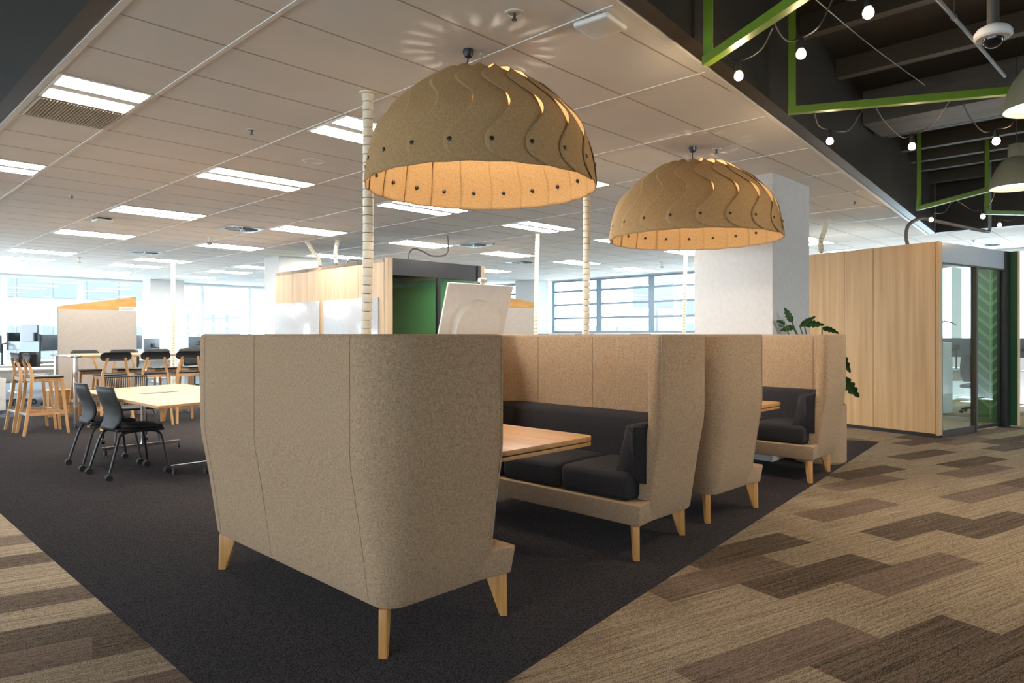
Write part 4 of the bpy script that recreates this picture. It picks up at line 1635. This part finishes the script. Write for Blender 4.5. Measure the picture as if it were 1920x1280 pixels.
# ================================================================ OPEN CEILING: FRAMES, BULBS, PENDANTS
def sq_tube(b, p, q, w=0.05):
    p, q = Vector(p), Vector(q)
    d = (q - p).normalized()
    u = Vector((0, 0, 1)) if abs(d.z) < 0.9 else Vector((1, 0.4, 0)).normalized()
    a = d.cross(u).normalized()
    c = a.cross(d).normalized()
    vs = []
    for e, s in ((p, -1), (q, 1)):
        e = e + d * s * w / 2
        vs.append([b.verts.new(e + a * i * w / 2 + c * j * w / 2) for i, j in ((-1, -1), (1, -1), (1, 1), (-1, 1))])
    b.faces.new(vs[0][::-1]); b.faces.new(vs[1])
    for i in range(4):
        b.faces.new((vs[0][i], vs[0][(i + 1) % 4], vs[1][(i + 1) % 4], vs[1][i]))
def green_frame(c, along, label, second=None):
    """hanging post at c (low corner) and a horizontal bar to each listed end"""
    t = thing('hanging_frame', label, 'frame', c, 0, 'lime green steel frames in the open ceiling')
    b = NB()
    sq_tube(b, (0, 0, 0.05), (0, 0, 3.93 - c[2]))
    obj('post', b, M['green'], t)
    for e in along:
        b = NB()
        d = Vector((e[0] - c[0], e[1] - c[1], 0))
        sq_tube(b, (0, 0, 0), tuple(d))
        obj('bar', b, M['green'], t)
        b = NB()
        sq_tube(b, tuple(d + Vector((0, 0, 0.05))), tuple(d + Vector((0, 0, 3.93 - c[2]))))
        obj('post', b, M['green'], t)
def off(c, ang, L):
    return (c[0] + L * math.cos(R(ang)), c[1] + L * math.sin(R(ang)))
c1 = (3.64, 1.96, 2.925)
green_frame(c1, [off(c1, -119.2, 1.6)], 'lime green frame hanging in the open ceiling nearest the tile edge')
c2 = (5.0, 2.03, 2.965)
green_frame(c2, [off(c2, -63.2, 1.9)], 'long lime green bar and post crossing the open ceiling over the aisle')
c3 = (9.97, 2.43, 2.96)
green_frame(c3, [off(c3, -131, 1.9)], 'lime green frame of the far open ceiling behind the green pendants')
c4 = (10.94, 1.87, 2.96)
green_frame(c4, [off(c4, -40, 1.6)], 'farthest lime green frame beside the small pendants')

def festoon(pos, wire_pts, label, s=1.0):
    t = thing('festoon_bulb', label, 'light bulb', pos, 0, 'warm round festoon bulbs on black cable')
    b = NB()
    lathe(b, [(0, 0.030 * s), (0.012, 0.027 * s), (0.022 * s, 0.016 * s), (0.0255 * s, 0), (0.022 * s, -0.014 * s), (0.012 * s, -0.0225 * s), (0, -0.0255 * s)], 16)
    obj('globe', b, M['bulb_e'], t)
    b = NB()
    lathe(b, [(0, 0.085), (0.012, 0.085), (0.015, 0.070), (0.018, 0.028), (0, 0.028)], 12)
    obj('socket', b, M['black'], t)
    b = NB()
    tube(b, smoothpath([Vector(p) - Vector(pos) for p in wire_pts], 8), 0.0042, 6)
    obj('cable', b, M['black'], t)
    l = bpy.data.lights.new('festoon_light', 'POINT')
    l.energy = L_BULB
    l.color = (1.0, 0.72, 0.42)
    l.shadow_soft_size = 0.03
    lo = bpy.data.objects.new('festoon_light', l)
    col.objects.link(lo)
    lo.parent = t
    lo.location = (0, 0, -0.06)
    return t
yaw = R(44.1)
FW = Vector((math.cos(yaw), math.sin(yaw), 0))
RT = Vector((math.sin(yaw), -math.cos(yaw), 0))
def PT(x, y, d):
    """world point at depth d metres for a surveyed sight line"""
    return FW * d + RT * (d * (x - 960) / 1300.0) + Vector((0, 0, 1.35 + d * (627 - y) / 1300.0))
bulbs = [
    ((1385, 143, 3.95), [(1352, 84, 4.05), (1362, 104, 4.0), (1386, 118, 3.95), (1425, 95, 3.7), (1449, 52, 3.5)], 'festoon bulb nearest the tile edge, under the first green bar'),
    ((1502, 102, 3.7), [(1446, 14, 3.5), (1455, 50, 3.6), (1475, 76, 3.7), (1500, 80, 3.7), (1535, 50, 3.5), (1560, 0, 3.4)], 'festoon bulb beside the green post by the second frame'),
    ((1628, 25, 3.2), [(1560, -30, 3.3), (1590, 0, 3.25), (1628, 4, 3.2), (1680, -30, 3.1)], 'topmost festoon bulb over the aisle'),
    ((1556, 265, 5.2), [(1527, 212, 4.95), (1535, 235, 5.1), (1556, 247, 5.2), (1590, 245, 5.1), (1612, 215, 4.95), (1627, 190, 4.9)], 'festoon bulb below the left end of the long green bar'),
    ((1710, 275, 5.1), [(1642, 202, 4.85), (1660, 230, 5.0), (1690, 257, 5.1), (1712, 258, 5.1), (1750, 232, 5.0), (1786, 180, 4.75)], 'festoon bulb below the middle of the long green bar'),
    ((1868, 265, 4.9), [(1804, 192, 4.7), (1822, 225, 4.8), (1845, 247, 4.9), (1868, 248, 4.9), (1895, 235, 4.7), (1912, 203, 4.6)], 'festoon bulb next to the green pendant lamps'),
    ((1746, 412, 8.5), [(1737, 388, 8.70), (1742, 396, 8.6), (1751, 403, 8.5), (1770, 398, 8.4), (1786, 375, 8.25)], 'small far festoon bulb left under the far green frame'),
    ((1843, 406, 7.9), [(1788, 374, 8.23), (1805, 382, 8.1), (1825, 395, 8.0), (1843, 398, 7.9), (1858, 380, 7.8), (1868, 352, 7.6)], 'small far festoon bulb in the middle under the far green frame'),
    ((1874, 422, 9.15), [(1878, 412, 9.15), (1890, 414, 9.2), (1902, 410, 9.25), (1907, 402, 9.28)], 'small far festoon bulb lowest on the right'),
]
for (p, w, lb) in bulbs:
    c = PT(*p)
    pts = [PT(*q) for q in w]
    # the cable runs through the top of the socket
    k = min(range(len(pts)), key=lambda i: (pts[i] - c - Vector((0, 0, 0.085))).length)
    pts[k] = c + Vector((0, 0, 0.088))
    festoon(tuple(c), pts, lb)

def pendant(loc, label, s=1.0):
    t = thing('green_pendant_lamp', label, 'pendant lamp', loc, 0, 'olive green metal pendants')
    b = NB()
    prof = [(0.200, 0.0), (0.197, 0.03), (0.180, 0.10), (0.150, 0.17), (0.105, 0.235), (0.062, 0.265), (0.062, 0.36), (0.055, 0.372), (0.0, 0.375)]
    inn = [(0.0, 0.360), (0.050, 0.355), (0.055, 0.262), (0.100, 0.228), (0.145, 0.165), (0.174, 0.098), (0.191, 0.03), (0.194, 0.0)]
    lathe(b, [(r * s, z * s) for r, z in (inn + prof)], 40)
    obj('shade', b, M['pendant'], t)
    b = NB()
    lathe(b, [(0.0, 0.035 * s), (0.188 * s, 0.035 * s), (0.188 * s, 0.045 * s), (0, 0.05 * s)], 32)
    obj('diffuser', b, M['pend_e'], t)
    b = NB()
    tube(b, [(0, 0, 0.37 * s), (0, 0, 3.94 - loc[2])], 0.003, 6)
    obj('cord', b, M['black'], t)
    l = bpy.data.lights.new('pendant_light', 'SPOT')
    l.energy = L_PEND * 4
    l.spot_size = R(150)
    l.spot_blend = 0.6
    l.color = (1.0, 0.84, 0.62)
    l.shadow_soft_size = 0.12
    lo = bpy.data.objects.new('pendant_light', l)
    col.objects.link(lo)
    lo.parent = t
    lo.location = (0, 0, 0.02)
pa = PT(1957, 203, 4.0)
pendant(tuple(pa), 'olive green metal pendant lamp cut by the right edge, the higher one')
pb = PT(1906, 352, 5.95)
pendant(tuple(pb), 'olive green metal pendant lamp on the right, the lower one')

t = thing('dome_camera', 'white dome security camera hanging from a pole in the open ceiling', 'camera', tuple(PT(1862, 66, 3.1)))
b = NB()
lathe(b, [(0, 0.045), (0.03, 0.045), (0.062, 0.028), (0.074, 0.010), (0.074, -0.008), (0.066, -0.016), (0.042, -0.018), (0, -0.018)], 32)
obj('housing', b, M['white'], t)
b = NB()
lathe(b, [(0.042, -0.016), (0.040, -0.032), (0.030, -0.046), (0.014, -0.055), (0, -0.057)], 24)
obj('dome', b, mat('smoked_dome', rgb(22, 22, 24), 0.05), t)
b = NB()
z1 = 3.94 - PT(1862, 66, 3.1).z
lathe(b, [(0, 0.045), (0.024, 0.045), (0.024, z1), (0, z1)], 20)
obj('pole', b, M['beam'], t)

conduit('steel_pipe', [(4.0, 1.05, 3.3), (4.6, 1.03, 3.3), (5.4, 1.0, 3.3), (6.35, 0.97, 3.3)], 0.012, M['steel'], 'slim galvanised conduit crossing the open ceiling by the dome camera', 'pipe')
b = NB()
for x in (4.95,):
    tube(b, [(x - 0.008, 1.015, 3.3), (x + 0.008, 1.015, 3.3)], 0.019, 12)
    tube(b, [(x, 1.015, 3.3), (x, 1.015, 3.94)], 0.003, 6)
tag(obj('pipe_clamp', b, M['steel']), 'small clamp and rod holding the slim conduit', 'clamp')
conduit('thin_cable', [(3.9, 1.56, 3.32), (5.0, 1.52, 3.3), (6.2, 1.47, 3.32)], 0.003, M['steel'], 'thin cable running across the open ceiling beside the slim conduit', 'cable')

# ================================================================ FAR DESKS
def desk(loc, rz, label, w=1.6, d=0.8, mons=2, high=False, screen_h=0.0):
    t = thing('desk', label, 'desk', loc, rz)
    b = NB()
    rbox(b, -w / 2, w / 2, -d / 2, d / 2, 0.715, 0.74, 0.004, 2)
    obj('desk_top', b, M['desk'], t)
    for s in (-1, 1):
        b = NB()
        box(b, s * (w / 2 - 0.10) - 0.03, s * (w / 2 - 0.10) + 0.03, -0.04, 0.04, 0.03, 0.714)
        box(b, s * (w / 2 - 0.10) - 0.03, s * (w / 2 - 0.10) + 0.03, -d / 2 + 0.04, d / 2 - 0.04, 0.002, 0.03)
        obj('leg', b, M['white'], t)
    b = NB()
    box(b, -w / 2 + 0.2, w / 2 - 0.2, 0.02, 0.06, 0.50, 0.70)
    obj('modesty_panel', b, M['white'], t)
    return t
def monitor(loc, rz, label, z=1.16, w=0.56, h=0.34):
    t = thing('monitor', label, 'monitor', loc, rz, 'grey monitors on arms at the far desks')
    zz = z - loc[2]
    b = NB()
    rbox(b, -w / 2, w / 2, -0.012, 0.020, zz - h / 2, zz + h / 2, 0.006, 2)
    obj('shell', b, M['screen'], t)
    b = NB()
    box(b, -w / 2 + 0.008, w / 2 - 0.008, -0.0135, -0.0122, zz - h / 2 + 0.008, zz + h / 2 - 0.008)
    obj('screen', b, M['screen_dk'], t)
    b = NB()
    box(b, -0.05, 0.05, 0.020, 0.045, zz - 0.05, zz + 0.05)
    tube(b, [(0, 0.045, zz), (0.12, 0.14, zz - 0.04), (0.0, 0.20, zz - 0.06), (0, 0.20, 0.012)], 0.016, 8)
    lathe(b, [(0, 0.001), (0.06, 0.001), (0.06, 0.012), (0, 0.014)], 16, (0, 0.20, 0))
    obj('arm', b, M['black'], t)
    return t
def office_chair(loc, rz, label):
    t = thing('office_chair', label, 'chair', loc, rz, 'black mesh office chairs at the far desks')
    b = NB()
    rbox(b, -0.24, 0.24, -0.24, 0.24, 0.44, 0.50, 0.025, 3)
    obj('seat', b, M['black'], t)
    b = NB()
    rows = []
    for z, y, w in ((0.55, -0.24, 0.18), (0.65, -0.265, 0.22), (0.80, -0.27, 0.23), (0.95, -0.30, 0.21), (1.02, -0.32, 0.17)):
        rows.append([b.verts.new((u * w, y + 0.05 * u * u, z)) for u in (-1, -0.5, 0, 0.5, 1)])
    for a, c in zip(rows, rows[1:]):
        for i in range(4):
            b.faces.new((a[i], a[i + 1], c[i + 1], c[i]))
    obj('backrest', b, M['blackmesh'], t, solid=0.02, thr=80)
    b = NB()
    tube(b, [(0, -0.15, 0.44), (0, -0.28, 0.46), (0, -0.30, 0.62)], 0.018, 8)
    tube(b, [(0, 0, 0.10), (0, 0, 0.44)], 0.025, 10)
    obj('stem', b, M['black'], t)
    b = NB()
    for k in range(5):
        a = 2 * math.pi * k / 5
        c, s = math.cos(a), math.sin(a)
        tube(b, [(0, 0, 0.11), (c * 0.28, s * 0.28, 0.075)], 0.016, 8)
        tube(b, [(c * 0.28 - s * 0.015, s * 0.28 + c * 0.015, 0.032), (c * 0.28 + s * 0.015, s * 0.28 - c * 0.015, 0.032)], 0.030, 12)
    obj('star_base', b, M['black'], t)
    return t
DSK = [((3.25, 17.0, 0), 0, 'white desk with monitor cluster at the far left edge'),
       ((4.2, 19.6, 0), 0, 'white desk by the far left windows, left of the pin board'),
       ((5.9, 18.6, 0), 0, 'white desk with two monitors right of the pin board'),
       ((7.65, 18.6, 0), 0, 'white desk with one wide monitor before the far column'),
       ((6.4, 20.9, 0), 0, 'white desk second row back right of the pin board'),
       ((2.6, 15.2, 0), R(-12), 'white desk nearest the left picture edge, behind the bar stools')]
for l, r, lb in DSK:
    desk(l, r, lb)
MON = [((3.33, 17.0, 0.742), R(-72), 1.38, 'highest grey monitor of the far left cluster, turned sideways'),
       ((3.02, 16.8, 0.742), R(60), 1.22, 'grey curved monitor in front of the far left cluster'),
       ((2.72, 17.05, 0.742), R(110), 1.16, 'dark monitor at the very left edge of the far left desk'),
       ((3.70, 17.1, 0.742), R(48), 1.18, 'pale monitor right of the far left cluster'),
       ((2.25, 15.2, 0.742), R(80), 1.08, 'low dark monitor nearest the left picture edge'),
       ((5.75, 18.7, 0.742), R(195), 1.16, 'left monitor of the desk right of the pin board'),
       ((6.15, 18.45, 0.742), R(215), 1.08, 'lower tilted monitor of the desk right of the pin board'),
       ((7.35, 18.5, 0.742), R(172), 1.13, 'wide grey monitor right of the far left cable spine')]
for l, r, z, lb in MON:
    monitor(l, r, lb, z)
OCH = [((3.55, 15.75, 0), R(120), 'black office chair between the bar stools and the pin board'),
       ((3.0, 16.1, 0), R(20), 'black office chair pulled up at the far left desk'),
       ((5.5, 17.7, 0), R(185), 'black office chair right of the pin board, left one'),
       ((6.9, 17.7, 0), R(170), 'black office chair right of the pin board, right one')]
for l, r, lb in OCH:
    office_chair(l, r, lb)

t = thing('drawer_pedestal', 'white mobile drawer pedestal under the far left desk', 'cabinet', (2.30, 14.80, 0))
b = NB()
box(b, -0.2, 0.2, -0.28, 0.28, 0.05, 0.60)
obj('body', b, M['white'], t, bevel=0.005)
for i in range(3):
    b = NB()
    box(b, -0.19, 0.19, -0.292, -0.281, 0.07 + i * 0.175, 0.07 + i * 0.175 + 0.16)
    d_ = obj('drawer', b, M['white'], t)
    b = NB()
    box(b, -0.09, 0.09, -0.298, -0.2925, 0.19 + i * 0.175, 0.205 + i * 0.175)
    obj('handle', b, M['dk_metal'], d_)
t = thing('storage_bench', 'pale plywood bench unit on the floor behind the bar table legs', 'cabinet', (3.35, 13.42, 0))
b = NB()
box(b, -0.5, 0.5, -0.2, 0.2, 0.005, 0.42)
obj('body', b, M['ply'], t, bevel=0.006)
b = NB()
box(b, -0.52, 0.52, -0.22, 0.22, 0.42, 0.44)
obj('lid', b, M['ply'], t)

# desks seen through and beside the right pod
desk((14.75, 2.95, 0), R(-90), 'white desk seen through the glass front of the right pod', w=1.5)
monitor((14.45, 2.92, 0.742), R(100), 'pale monitor back seen through the right pod glass', 1.12)
monitor((14.75, 2.62, 0.742), R(-80), 'dark monitor seen through the right pod glass beside the mullion', 1.08)
office_chair((14.08, 2.52, 0), R(-90), 'black office chair seen through the right pod glass')
desk((14.9, 1.2, 0), R(-90), 'desk just visible past the right end of the right pod', w=1.6)
monitor((14.8, 1.9, 0.742), R(95), 'black monitor just visible past the right end of the right pod', 1.12)
t = thing('storage_cabinet', 'white storage cabinet with pale upper box seen through the left pane of the right pod', 'cabinet', (13.55, 3.02, 0), R(-13))
b = NB()
box(b, -0.22, 0.22, -0.14, 0.22, 0.02, 0.95)
obj('body', b, M['desk'], t, bevel=0.004)
b = NB()
box(b, -0.20, 0.20, -0.13, 0.21, 0.955, 1.22)
obj('upper_box', b, M['white'], t, bevel=0.004)
b = NB()
box(b, -0.225, -0.221, -0.02, 0.02, 0.7, 0.74)
obj('handle', b, M['dk_metal'], t)
t = thing('potted_palm', 'small green palm on the white cabinet seen through the right pod glass', 'plant', (13.55, 3.02, 1.221))
b = NB()
lathe(b, [(0, 0.001), (0.06, 0.001), (0.08, 0.12), (0.072, 0.12), (0.06, 0.10), (0, 0.10)], 20)
obj('pot', b, M['white'], t)
for k in range(7):
    a = 2 * math.pi * k / 7
    c, s = math.cos(a), math.sin(a)
    stem(t, [(0, 0, 0.1), (c * 0.05, s * 0.05, 0.28), (c * 0.12, s * 0.12, 0.38)])
    leaf(t, (c * 0.10, s * 0.10, 0.36), (c * 0.30, s * 0.30, 0.40 + 0.05 * math.sin(k * 2)), 0.03, 0.08, 0.2, False)
# low things along the right windows
for i, (x, y) in enumerate(((14.9, 10.0), (14.9, 11.8), (14.9, 13.4))):
    desk((x, y, 0), R(-90), 'white desk before the barred windows, %s from the right' % ('first', 'second', 'third')[i])
    monitor((x, y - 0.1, 0.742), R(100), 'monitor top on the desk before the barred windows, %s from the right' % ('first', 'second', 'third')[i], 1.20)
